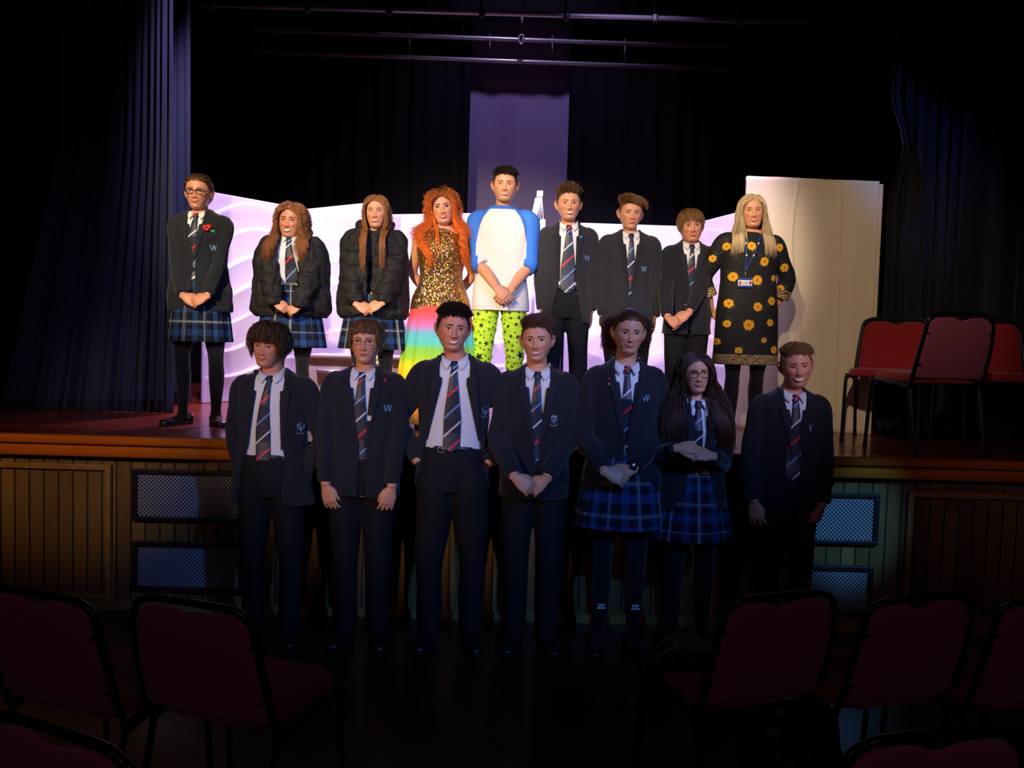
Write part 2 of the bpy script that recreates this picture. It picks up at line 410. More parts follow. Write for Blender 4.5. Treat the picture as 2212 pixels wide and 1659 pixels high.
c = curtain('backdrop', lambda v: (-6.9, xa + (xat - xa) * v * 1.0), (DECK + .006, 6.9), YC, 34, .05, 21, m_black, nu=400)
tag(c, 'black serge backdrop hanging left of the bare plaster strip', 'backdrop curtain', 'black backdrops')
c = curtain('backdrop', lambda v: (xb, 6.9), (DECK + .006, 6.9), YC, 34, .05, 23, m_black, nu=400)
tag(c, 'black serge backdrop hanging right of the bare plaster strip', 'backdrop curtain', 'black backdrops')
zt = at(1120, 48, 9.6).z
c = curtain('valance', lambda v: (-5, 5), (zt, 6.9), 9.6, 40, .03, 25, m_black, nu=300, nv=6)
tag(c, 'black valance across the top of the backdrops', 'valance')

# ------------------------------------------------------------------ lighting bars
def bar(P0, P1, r=.024): return tube([P0, P1], r, n=14)
YBAR = 7.6
a0 = at(428, 10, YBAR); a1 = at(1750, 49, YBAR)
L = empty('lighting_bar', (a0 + a1) / 2); o = Vector((a0 + a1) / 2)
obj('pipe', bar(a0 - o, a1 - o, .021), m_steel, L)
for px in (455, 665, 840, 1041, 1224, 1415, 1596):
    t = (px - 428) / (1750 - 428); p = a0.lerp(a1, t) - o
    obj('clamp', join([rbox(p.x - .025, p.x + .025, p.y - .032, p.y + .032, p.z - .04, p.z + .03, .008), tube([(p.x - .01, p.y, p.z + .02), (p.x - .01, p.y, p.z + .35)], .012, n=8)]), m_iron, L)
for px in (500, 1130, 1690):
    p = a0.lerp(a1, (px - 428) / 1322) - o; obj('cable', tube([p, (p.x, p.y, 7.0 - o.z)], .004, n=6), m_iron, L)
tag(L, 'long upper scaffold lighting bar with black clamps above the stage', 'lighting bar')
YB2 = 8.8
def lad(px, top): return at(px, (65 if top else 112) + (px - 550) * (.0365 if top else .037), YB2)
o = (lad(550, 1) + lad(1575, 0)) / 2
L = empty('ladder_truss', o)
for top in (1, 0): obj('pipe', bar(lad(550, top) - o, lad(1575, top) - o, .021), m_steel, L)
for px in (565, 742, 884, 1058, 1193, 1350, 1508):
    p, q = lad(px, 1) - o, lad(px, 0) - o
    obj('rung', tube([p + Vector((0, 0, .05)), q - Vector((0, 0, .05))], .013, n=10), m_iron, L)
for px in (640, 1000, 1440):
    p = lad(px, 1) - o; obj('cable', tube([p, (p.x, p.y, 7.0 - o.z)], .004, n=6), m_iron, L)
tag(L, 'double pipe ladder truss with short upright rungs hanging at the back', 'truss')
h = at(1127, 60, 8.7)
H = empty('hanging_hook', h)
obj('rod', tube([(0, 0, .14), (0, 0, -.06)], [.022, .012], n=10), m_iron, H)
obj('shackle', tube([(.025 * math.cos(t), 0, -.11 + .045 * math.sin(t)) for t in np.linspace(0, 2 * PI, 17)[:-1]], .009, n=8, closed=True), m_steel, H)
obj('cable', tube([(0, 0, .13), (0, 0, 7.0 - h.z)], .004, n=6), m_iron, H)
tag(H, 'small hook with a pale shackle hanging in front of the plaster strip', 'hook')

# ------------------------------------------------------------------ white scenery flats
m_flat = mat('white scenery paint', 'e4dcea', rough=.75, vary=.02, vscale=5)
m_cream = mat('cream scenery paint', 'dccfb4', rough=.7, vary=.03, vscale=2, bump=.1, bscale=6)
def wavy_flat(P0, P1, H0, H1, seed, n=8, amp=.030):
    """cloth-covered flat with long swooping ridges, from P0 to P1 on the deck"""
    P0 = Vector(P0); P1 = Vector(P1); d = (P1 - P0); Ld = d.length; d.normalize(); nrm = Vector((d.y, -d.x, 0)); 
    g = np.random.default_rng(seed); c_ = g.uniform(0, 6, 8)
    def fn(u, v):
        x = u * Ld; H = H0 + (H1 - H0) * u; z = v * H
        k = z * n / 1.8 + .55 * math.sin(x * 2.1 + c_[0]) + .22 * math.sin(x * 4.7 + c_[1] + z * 2)
        f = k - math.floor(k); s = f ** 2.2 if f < .94 else (1 - f) / .06 * .87
        h = amp * s * (.45 + .55 * (.5 + .5 * math.sin(x * 1.7 + c_[2] + math.floor(k) * 1.9)))
        e = min(1, u * 12, (1 - u) * 12, v * 12, (1 - v) * 12)
        p = P0 + d * x + nrm * (h * e + .0) + Vector((0, 0, z)); return p, -nrm
    return sheet(fn, 90, 170, .045)
S = empty('scenery_screen', at(640, 850, 8.0)); S.location.z = DECK; o = S.location.copy()
def dk(px, Y): p = at(px, 850, Y); return Vector((p.x, Y, DECK)) - o
def topz(px, py, Y): return at(px, py, Y).z - DECK
h0 = topz(445, 412, 7.28); h1 = topz(655, 451, 8.2)
obj('panel', wavy_flat(dk(440, 7.28), dk(655, 8.2), h0, h1, 1), m_flat, S)
obj('panel', wavy_flat(dk(657, 8.2), dk(822, 7.6), h1, topz(822, 434, 7.6), 2), m_flat, S)
obj('panel', wavy_flat(dk(826, 8.0), dk(1150, 7.95), topz(826, 463, 8.0), topz(1150, 458, 7.95), 3), m_flat, S)
tag(S, 'zigzag of white wavy-ridged scenery panels lit lilac on the left', 'scenery')
S = empty('scenery_screen', at(1400, 850, 8.5)); S.location.z = DECK; o = S.location.copy()
obj('panel', wavy_flat(dk(1215, 8.5), dk(1461, 8.6), topz(1215, 480, 8.5), topz(1461, 488, 8.6), 4, amp=.012), m_flat, S)
obj('panel', wavy_flat(dk(1463, 8.6), dk(1630, 7.4), topz(1463, 488, 8.6), topz(1630, 444, 7.4), 5, amp=.012), m_flat, S)
tag(S, 'smoother white scenery panels lit lilac behind the blazered boys', 'scenery')
# tall flat on the right
p0 = at(1592, 930, 6.45); p1 = at(1872, 940, 6.25); zt0 = at(1590, 379, 6.45).z; zt1 = at(1873, 391, 6.25).z
T = empty('scenery_flat', ((p0.x + p1.x) / 2, 6.35, DECK)); o = T.location.copy(); d = Vector((p1.x - p0.x, -.2, 0)).normalized()
def fl(u, v):
    P = Vector((p0.x + (p1.x - p0.x) * u, 6.45 - .2 * u, 0)) - Vector((o.x, o.y, 0)); z = v * ((zt0 + (zt1 - zt0) * u) - DECK)
    rr = .006 * math.sin(u * 9 + 1.2 * math.sin(v * 5)) + .004 * math.sin(u * 23 + v * 2) * v
    rr += .012 * math.exp(-((u - .42 - .06 * math.sin(v * 6)) / .012) ** 2) * (1 - abs(v - .55)) + .007 * math.exp(-((u - .75 + .03 * v) / .01) ** 2)
    return (P.x, P.y - rr, z), (0, 1, 0)
obj('cloth', sheet(fl, 150, 60, .05), m_cream, T)
obj('timber_edge', rbox(p1.x - o.x + .002, p1.x - o.x + .028, -.11, .05, 0, zt1 - DECK - .02, .004), m_cream, T)
tag(T, 'tall cream white cloth-covered flat behind the woman in the floral tunic', 'scenery')
# rig prop above the screen
A = at(1166, 412, 7.95)
Pm = empty('scenery_mast', (A.x, 7.9, DECK)); m_wt = mat('white timber', 'f6f2fa', rough=.6)
def q(px, py): p = at(px, py, 7.9); return (p.x - Pm.location.x, 0, p.z - DECK)
def q2(px, py): a = q(px, py); return (a[0], a[2])
obj('spar', plate([q2(1156, 428), q2(1172, 425), q2(1156, 480), q2(1150, 560), q2(1140, 560), q2(1147, 470)], -.02, .02), m_wt, Pm, smooth=False)
obj('cap', plate([q2(1160, 413), q2(1173, 413), q2(1172, 426), q2(1159, 426)], -.03, .03), m_wt, Pm, smooth=False)
obj('post', plate([q2(1168, 474), q2(1178, 475), q2(1176, 780), (q2(1168, 780)[0], 0), (q2(1150, 780)[0], 0), q2(1160, 492)], -.03, .03), m_wt, Pm, smooth=False)
obj('rigging', join([tube([q(1168, 425), q(1163, 478)], .004, n=6), tube([q(1170, 425), q(1174, 476)], .004, n=6), tube([q(1170, 425), q(1168, 476)], .004, n=6)]), m_wt, Pm)
tag(Pm, 'white slanting scenery mast with strings beside the performer in blue sleeves', 'scenery')
# cream chest
bx0, bx1 = at(664, 800, 6.72).x, at(874, 800, 6.72).x; zt = at(760, 768, 6.72).z
B = empty('storage_chest', ((bx0 + bx1) / 2, 6.97, DECK)); hw = (bx1 - bx0) / 2; hz = zt - DECK
obj('body', rbox(-hw, hw, -.25, .25, .0, hz - .03, .008), m_cream, B); obj('lid', rbox(-hw - .015, hw + .015, -.27, .26, hz - .028, hz, .008), m_cream, B)
hx = at(712, 802, 6.72); obj('handle', rbox(hx.x - B.location.x - .1, hx.x - B.location.x + .1, -.28, -.252, hx.z - DECK - .012, hx.z - DECK + .012, .005), mat('brushed handle', 'd8d4d0', rough=.3, metal=.6), B)
tag(B, 'cream white chest with a slim handle behind the left students', 'chest')
# low blue-lit block and black case behind the stage chairs
m_blue = mat('block in blue light', '5a68c8', rough=.7)  # blue light on the low panel is put into its base colour
b0, b1 = at(1848, 800, 6.9), at(1990, 800, 6.9); zt = at(1860, 734, 6.9).z
B = empty('low_block', ((b0.x + b1.x) / 2, 7.1, DECK)); hw = (b1.x - b0.x) / 2
obj('body', rbox(-hw, hw, -.2, .2, 0, zt - DECK, .008), m_blue, B); obj('edge_strip', rbox(-hw - .004, hw + .004, -.206, -.18, zt - DECK - .012, zt - DECK + .002, .003), m_wt, B)
tag(B, 'low block in blue light beside the tall cream flat', 'block')
b0, b1 = at(1880, 850, 6.55), at(2120, 850, 6.55)
B = empty('equipment_case', ((b0.x + b1.x) / 2, 6.75, DECK)); hw = (b1.x - b0.x) / 2
obj('body', rbox(-hw, hw, -.15, .15, .03, .34, .02), m_iron, B); obj('latch', rbox(.08, .095, -.165, -.148, .03, .08, .003), m_steel, B)
for sx in (-1, 1): obj('foot', rbox(sx * hw * .8 - .03, sx * hw * .8 + .03, -.13, .13, 0, .03, .006), m_iron, B)
tag(B, 'low black equipment case on the deck behind the stage chairs', 'case')

# ------------------------------------------------------------------ banquet chairs
m_red = mat('red chair cloth', '8c1018', rough=.9, bump=.25, bscale=500, vary=.06, vscale=30, sheen=.2)
m_back = mat('purple-lit red back cloth', '8a3a58', rough=.9, bump=.25, bscale=500, sheen=.2)  # red cloth, with the purple light on it mixed into the colour
m_frame = mat('dark chrome frame', '24252b', rough=.28, metal=.75)
def make_chair():
    """faces -y; origin on the floor at the middle of the seat"""
    root = empty('banquet_chair')
    yb, yt = .17, .27     # back foot of hoop and top, leaning backwards
    def hoop(s, inset=0, z0=.44, z1=.865):  # noqa   # outline of the back from one foot over to the other
        a, b = .240 - inset, .222 - inset; r = .085
        pts = [(-a, z0), (-a + .006, (z0 + z1) * .42)]
        pts = [(-a - 0, z0), (-(a + b) / 2, (z0 + z1) / 2), (-b, z1 - r - .03), (-b + .012, z1 - r * .45), (-b + .045, z1 - .012), (-b + r + .02, z1)]
        return pts + [(-x, z) for x, z in reversed(pts)]
    ylean = lambda z: yb + (yt - yb) * (z - .44) / .425 + .012 * math.sin((z - .44) / .425 * PI)
    P = [(x, ylean(z), z) for x, z in hoop(0)]
    P = [(-.232, -.16, .455), (-.238, .05, .437), (-.240, yb - .03, .425)] + P + [(.240, yb - .03, .425), (.238, .05, .437), (.232, -.16, .455)]
    obj('back_frame', tube(P, .0125, n=12, seg=110), m_frame, root)
    # padded back with dipped top
    def outline(sx, v):   # half width at height v
        z = .475 + v * .37; b = .210 + (.845 - z) * .045
        if v > .8: b -= .03 * (((v - .8) / .2) ** 2.4) * 1.6
        if v < .06: b -= .02 * (1 - v / .06) ** 2
        return b
    def padface(sgn):
        def fn(u, v):
            x = (u * 2 - 1); b = outline(1, v); dip = .020 * math.exp(-((x) / .28) ** 2) + .006 * abs(x) ** 5
            z = .475 + v * (.37 - dip * 1.0); th = .022 * (1 - abs(x) ** 6) * (1 - abs(2 * v - 1) ** 8) ** .5 if sgn < 0 else .010 * (1 - abs(x) ** 8)
            return (x * b, ylean(z) + (-.004 - th if sgn < 0 else .004 + th), z), (0, -sgn, 0)
        return fn
    fa, fb = padface(-1), padface(1); nu, nv = 28, 30; V = []; F = []
    for f in (fa, fb):
        for j in range(nv + 1):
            for i in range(nu + 1): V.append(f(i / nu, j / nv)[0])
    n = (nu + 1) * (nv + 1)
    for j in range(nv):
        for i in range(nu):
            a = j * (nu + 1) + i; F += [(a, a + 1, a + nu + 2, a + nu + 1), (n + a, n + a + nu + 1, n + a + nu + 2, n + a + 1)]
    edge = [i for i in range(nu + 1)] + [j * (nu + 1) + nu for j in range(1, nv + 1)] + [nv * (nu + 1) + i for i in range(nu - 1, -1, -1)] + [j * (nu + 1) for j in range(nv - 1, 0, -1)]
    for i in range(len(edge)):
        a, b = edge[i], edge[(i + 1) % len(edge)]; F.append((b, a, a + n, b + n))
    o = obj('backrest', (np.array(V), F), m_back, root); o.data.materials.append(m_red)
    for p in o.data.polygons:
        if p.index < 2 * nu * nv and p.index % 2 == 0: p.material_index = 1
    # seat cushion
    def cush(u, v):
        return None
    rings = []
    for zz, k in ((.445, .93), (.452, .985), (.47, 1), (.488, .985), (.500, .93), (.505, .75)):
        rings.append(ell((0, -.03, zz + 0), (.228) * k, .215 * k, 48, 5))
    V, F = loft(rings); V = np.array(V); V[:, 2] += .012 * np.clip(-V[:, 1], -.2, .2)
    obj('seat', (V, F), m_red, root)
    for sx in (-1, 1):
        fr = [(sx * .215, -.165, .455), (sx * .225, -.20, .435), (sx * .23, -.215, .40), (sx * .232, -.245, 0)]
        rr = [(sx * .215, .10, .43), (sx * .225, .145, .42), (sx * .23, .165, .38), (sx * .232, .235, 0)]
        for leg in (fr, rr):
            l = obj('leg', tube(leg, .0115, n=12, seg=24), m_frame, root)
            e = leg[-1]; obj('foot_cap', tube([(e[0], e[1], .03), (e[0], e[1], 0)], .0145, n=12), m_iron, l)
        obj('side_rail', tube([(sx * .215, -.165, .455), (sx * .215, .10, .43)], .0115, n=12), m_frame, root)
        for z in (.56, .75):
            x = .242 - (z - .44) * .045; obj('bracket', tube([(sx * x, ylean(z), z), (sx * (x - .030), ylean(z) + .008, z - .004)], [.011, .006], n=8), m_frame, root)
    return root
m_red.node_tree  # seat cloth
chair0 = make_chair(); used = [False]
def place_chair(x, y, z, rz, label, group):
    c = chair0 if not used[0] else copy_tree(chair0)
    used[0] = True; c.location = (x, y, z); c.rotation_euler = (0, 0, rz); c.scale = (1, 1, .955); tag(c, label, 'chair', group); return c
def chair_top(px, py, rz, label, group, ztop=.826, z0=0.0):
    """stand a chair so the middle of its top rail shows at this pixel; py fixes the distance"""
    lo, hi = .6, 9.0
    for _ in range(60):
        mid = (lo + hi) / 2
        if at(px, py, mid).z < z0 + ztop: hi = mid
        else: lo = mid
    p = at(px, py, lo); bx, by = -.27 * math.sin(rz), .27 * math.cos(rz)
    return place_chair(p.x - bx, p.y - by, z0, rz, label, group)
R = math.radians; GH = 'red banquet chairs in the hall, seen from behind'
chair_top(82, 1283, PI - R(20), 'hall chair at the left picture edge in the front row, left of the aisle chair', GH)
chair_top(412, 1303, PI - R(19), 'hall chair at the aisle end of the front left row, seat showing at its right', GH)
chair_top(118, 1578, PI - R(26), 'nearest hall chair in the bottom left corner, only its curved top showing', GH)
ca = chair_top(1690, 1287, PI + R(20), 'hall chair at the aisle end of the front right row, seat showing at its left', GH)
cb = chair_top(1992, 1292, PI + R(18), 'hall chair second from the aisle in the front right row', GH)
chair_top(2275, 1296, PI + R(15), 'hall chair cut by the right edge of the frame in the front row', GH)
chair_top(2030, 1588, PI + R(12), 'nearest hall chair at bottom right, only its top showing', GH)
chair_top(760, 1700, PI - R(14), 'hall chair whose front edge only peeps in below the left front row', GH) if 0 else None
# things left on and under the hall chairs
m_bag = mat('black bag nylon', '0b0c12', rough=.5, bump=.3, bscale=40)
jk = union([sphere((0, 0, .045), (.10, .12, .045)), sphere((-.06, .05, .03), (.09, .08, .05)), tube([(-.09, -.08, .05), (-.16, -.05, .0), (-.17, -.03, -.14)], [.035, .03, .022]), tube([(.0, .10, .05), (-.05, .17, .03), (-.10, .19, .06)], [.03, .025, .02])], .008, 3)
fold(jk, .008, 30, 3); jk.materials.append(m_bag); j = bpy.data.objects.new('jacket', jk); COL.objects.link(j)
v = Matrix.Rotation(PI + R(20), 4, 'Z') @ Vector((.10, -.06, .488)); j.location = ca.location + v; tag(j, 'crumpled black jacket left on the aisle seat of the front right row', 'jacket')
bg = empty('backpack', (cb.location.x - .22, cb.location.y + .10, 0), .4)
me = union([rbox(-.17, .17, -.10, .10, .01, .30, .05, 4), rbox(-.13, .13, -.16, -.06, .02, .20, .03, 3), sphere((0, 0, .30), (.13, .08, .05))], .009, 3); fold(me, .006, 20, 4); me.materials.append(m_bag)
o = bpy.data.objects.new('body', me); COL.objects.link(o); o.parent = bg
obj('handle', tube([(-.04, 0, .33), (-.03, 0, .37), (.03, 0, .37), (.04, 0, .33)], .008, n=8, seg=16), m_bag, bg); obj('reflective_tab', rbox(-.02, .03, -.175, -.160, .10, .125, .002), m_steel, bg)
tag(bg, 'dark backpack on the floor under the second chair of the right row', 'backpack')
# on the stage
GS = 'red banquet chairs on the stage'
place_chair(2.52, 5.90, DECK, R(-31), 'brightest red stage chair, nearest the cream flat, seat facing the hall', GS)
place_chair(2.50, 5.30, DECK, PI + R(12), 'stage chair seen from behind, its dark back tallest of the group', GS)
place_chair(3.14, 5.72, DECK, R(-12), 'shadowy stage chair at the right end of the group facing the hall', GS)
# ------------------------------------------------------------------ people: materials
def skin_mat(name, c): return mat('skin ' + name, c, rough=.48, sss=.12, attr='mul', bump=.04, bscale=400, spec=.4)
SKIN = {'fair': skin_mat('fair', 'cf9270'), 'rosy': skin_mat('rosy', 'c8876a'), 'tan': skin_mat('tan', 'c08a66')}
m_blazer = mat('charcoal blazer wool', '1c1d24', rough=.9, bump=.12, bscale=600, sheen=.15, spec=.2)
m_lapel = mat('blazer lapel', '1f2028', rough=.85, bump=.12, bscale=600, sheen=.15, spec=.2)
m_trouser = mat('black trouser cloth', '17171b', rough=.85, bump=.1, bscale=500, spec=.2)
m_shirt = mat('white shirt cotton', 'd4d3d6', rough=.8, bump=.06, bscale=300)
m_puffer = mat('black quilted nylon', '201e1e', rough=.72, bump=.3, bscale=60, spec=.25)
m_tights = mat('black tights', '100e12', rough=.8, sheen=.2, spec=.2)
m_shoe = mat('black shoe leather', '141318', rough=.35, coat=.2)
m_sole = mat('shoe sole', '0b0b0c', rough=.8)
m_eye = mat('eye white', 'ded8d4', rough=.25)
m_iris = {'brown': mat('brown iris', '2e1a10', rough=.15, coat=.5), 'blue': mat('blue iris', '41586a', rough=.15, coat=.5)}
m_lash = mat('lash', '1c120e', rough=.7)
m_lip_ = mat('lips', 'b45a52', rough=.4); m_lipd = mat('lips deep', 'c24048', rough=.38)
m_teeth = mat('teeth', 'f0e8dc', rough=.25); m_mouth = mat('mouth inside', '3a1414', rough=.6)
m_btn = mat('button', '0c0c10', rough=.35); m_wbtn = mat('shirt button', 'd8d8d8', rough=.4)
m_wemb = mat('pale blue embroidery', '6f9fd0', rough=.7); m_remb = mat('red embroidery', '6a1c26', rough=.7)
m_crest = mat('grey crest embroidery', '8b95a8', rough=.7)
m_tie = mat('tie silk', 'ffffff', rough=.5, attr=True, bump=.05, bscale=900)
m_plaid = mat('tartan wool', 'ffffff', rough=.9, attr=True, bump=.1, bscale=500, spec=.2)
m_paint = mat('printed cloth', 'ffffff', rough=.8, attr=True, bump=.06, bscale=300)
def hair_mat(name, c, rough=.45): return mat('hair ' + name, c, rough=rough, attr='mul', spec=.45)

# ------------------------------------------------------------------ head
HT = np.array([  # z, half width, front y, back y
 (.1185, .004, .000, .014), (.116, .020, -.020, .036), (.110, .036, -.040, .054), (.100, .050, -.058, .070), (.085, .062, -.074, .084),
 (.060, .071, -.085, .094), (.035, .0745, -.089, .098), (.012, .0748, -.0875, .097), (-.010, .0735, -.0865, .091),
 (-.030, .0705, -.0865, .078), (-.050, .0655, -.0855, .060), (-.070, .0585, -.0835, .044), (-.085, .0505, -.0815, .033),
 (-.098, .0435, -.0785, .020), (-.108, .033, -.071, .004), (-.115, .020, -.059, -.012), (-.1185, .006, -.045, -.030)])
HT[:, 1] *= np.interp(HT[:, 0], [-.12, -.09, -.05, 0, .12], [1.0, 1.03, 1.07, 1.075, 1.05])
def head_part(p):
    """front-dense grid; p = face shape options"""
    wj = p.get('jaw', 1.0); zs = np.concatenate([np.linspace(.1185, .105, 8), np.linspace(.102, -.10, 72), np.linspace(-.102, -.1185, 10)])
    n = 112; t = np.linspace(-1, 1, n, endpoint=False); th = PI * np.sign(t) * np.abs(t) ** 1.35   # dense at the front
    rings = []
    for z in zs:
        w_ = np.interp(-z, -HT[:, 0], HT[:, 1]); f = np.interp(-z, -HT[:, 0], HT[:, 2]); b = np.interp(-z, -HT[:, 0], HT[:, 3])
        w_ *= 1 + (wj - 1) * np.clip((-z) / .08, 0, 1)
        yc = min(.006, (f + b) / 2 + .02) if z > -.09 else (f + b) / 2
        s, c = np.sin(th), np.cos(th)
        pw = 2.25; fx = np.sign(s) * np.abs(s) ** (2 / pw); fy = np.sign(c) * np.abs(c) ** (2 / pw)
        x = w_ * np.where(c > 0, fx, s); y = yc - np.where(c > 0, (yc - f) * fy, (b - yc) * c)
        rings.append(np.stack([x, y, np.full(n, z)], 1))
    V, F = loft(rings); x, y, z = V[:, 0], V[:, 1], V[:, 2]; fr = (y < -.02).astype(float)
    G = lambda cx, cz, sx, sz: np.exp(-((np.abs(x) - cx) / sx) ** 2 - ((z - cz) / sz) ** 2)
    G1 = lambda cx, cz, sx, sz: np.exp(-((x - cx) / sx) ** 2 - ((z - cz) / sz) ** 2)
    d = np.zeros(len(V))
    d -= .0085 * G(.031, .000, .017, .012)                      # sockets
    d += .0035 * G(.030, .021, .022, .007) * p.get('brow', 1)  # brow ridge
    nl = p.get('nose', 1.0)
    zz = np.clip((.012 - z) / .052, 0, 1); ridge = (.004 + .0185 * zz ** 1.3) * nl * np.where(z > -.040, 1, np.exp(-((z + .040) / .0055) ** 2)) * np.where(z > .012, np.exp(-((z - .012) / .012) ** 2), 1)
    d += ridge * np.exp(-(x / (.0075 + .0035 * zz)) ** 2)
    d += .009 * G(.0125, -.038, .0065, .0075) * nl             # nostril wings
    d += .0055 * G(.040, -.026, .017, .016) * p.get('cheek', 1.0)
    d += .0060 * G1(0, -.064, .026, .013)                       # muzzle
    d -= .0030 * G1(0, -.082, .020, .005)
    d += .0055 * G1(0, -.098, .018, .011) * p.get('chin', 1.0)
    d -= .0025 * G(.033, -.058, .006, .014) * p.get('smile', 1)
    V[:, 1] -= d * fr
    return V, F
def ear(s):
    P = [(s * .077, .004, -.034), (s * .079, .010, -.020), (s * .086, .018, .000), (s * .086, .018, .017), (s * .077, .008, .022)]
    rim = tube([(s * .076, .002, -.036), (s * .085, .008, -.028), (s * .0935, .018, -.008), (s * .0965, .022, .012), (s * .091, .016, .025), (s * .081, .002, .022), (s * .077, -.004, .008)], .0048, n=8, seg=22)
    V, F = sphere((0, 0, 0), (.0055, .013, .026)); V = np.array(V); M = Matrix.Translation((s * .084, .009, -.005)) @ Matrix.Rotation(s * .45, 4, 'Z') @ Matrix.Rotation(-.12, 4, 'X')
    return join([rim, xform((V, F), M)])
CROWN = np.array((0, .035, .112))
def scalp_limit(y, hl=.070):
    return np.interp(y, [-.092, -.075, -.060, -.045, -.022, .000, .02, .05, .10], [hl, hl - .004, hl - .016, .036, .012, -.004, -.036, -.058, -.066])
def in_scalp(P, hl=.070): return P[:, 2] > scalp_limit(P[:, 1], hl) + .003 * np.sin(P[:, 0] * 180)

# ------------------------------------------------------------------ hands (canonical: wrist at origin, fingers +y, thumb side +x, palm -z)
def hand_parts(curl=(.35, .5, .4), spread=.06, thumb=(.55, .35), s=1.0, mirror=1):
    parts = [tube([(0, -.02, 0), (0, .012, 0), (0, .045, -.002), (.001, .082, -.003), (.001, .094, -.004)], [(.025, .017), (.029, .0165), (.040, .0155), (.0405, .0125), (.034, .008)], n=18, seg=16, up=(0, 0, 1))]
    for i, (x, L, r) in enumerate(((.0315, .070, .0081), (.0100, .079, .0083), (-.0112, .073, .0080), (-.0318, .057, .0072))):
        a = (1.5 - i) * spread; P = [np.array((x, .074, -.004))]; ang = .08; P.append(P[0] + np.array((0, .014, 0)))
        for k, fr in enumerate((.46, .30, .24)):
            ang += curl[k] * (1 + .12 * i); dvec = np.array((math.sin(a) * math.cos(ang), math.cos(a) * math.cos(ang), -math.sin(ang)))
            P.append(P[-1] + dvec * L * fr)
        parts.append(tube(P, [r * .9, r * 1.02, r, r * .9, r * .62], n=10, seg=15, up=(0, 0, 1)))
    a, b = thumb; P = [np.array((.016, .014, -.006)), np.array((.036, .036, -.010))]
    d1 = np.array((math.sin(a), math.cos(a), -.25)); d2 = np.array((math.sin(a - b), math.cos(a - b), -.35))
    P += [P[1] + d1 * .030, P[1] + d1 * .030 + d2 * .028]
    parts.append(tube(P, [.014, .0125, .0105, .0068], n=10, seg=14, up=(0, 0, 1)))
    V, F = join(parts); V = V * s; V[:, 0] *= mirror; return [(V, F)] if 0 else [(p[0] * np.array((s * mirror, s, s)), p[1]) for p in parts]
def frame_M(o, f, n):
    """matrix taking canonical hand: +y -> f (fingers), +z -> n (back of the hand)"""
    f = Vector(f).normalized(); n = Vector(n); n = (n - f * n.dot(f)).normalized(); x = f.cross(n)
    return Matrix(((x.x, f.x, n.x, o[0]), (x.y, f.y, n.y, o[1]), (x.z, f.z, n.z, o[2]), (0, 0, 0, 1)))
def ik(S, Wp, la, lb, pole):
    S = np.array(S, float); Wp = np.array(Wp, float); d = Wp - S; D = np.linalg.norm(d); mx = (la + lb) * .995
    if D > mx: Wp = S + d / D * mx; d = Wp - S; D = mx
    a = (la * la - lb * lb + D * D) / (2 * D); h = math.sqrt(max(la * la - a * a, 1e-6)); u = d / D
    p = np.array(pole, float); p = p - u * p.dot(u); p /= np.linalg.norm(p); return S + u * a + p * h, Wp

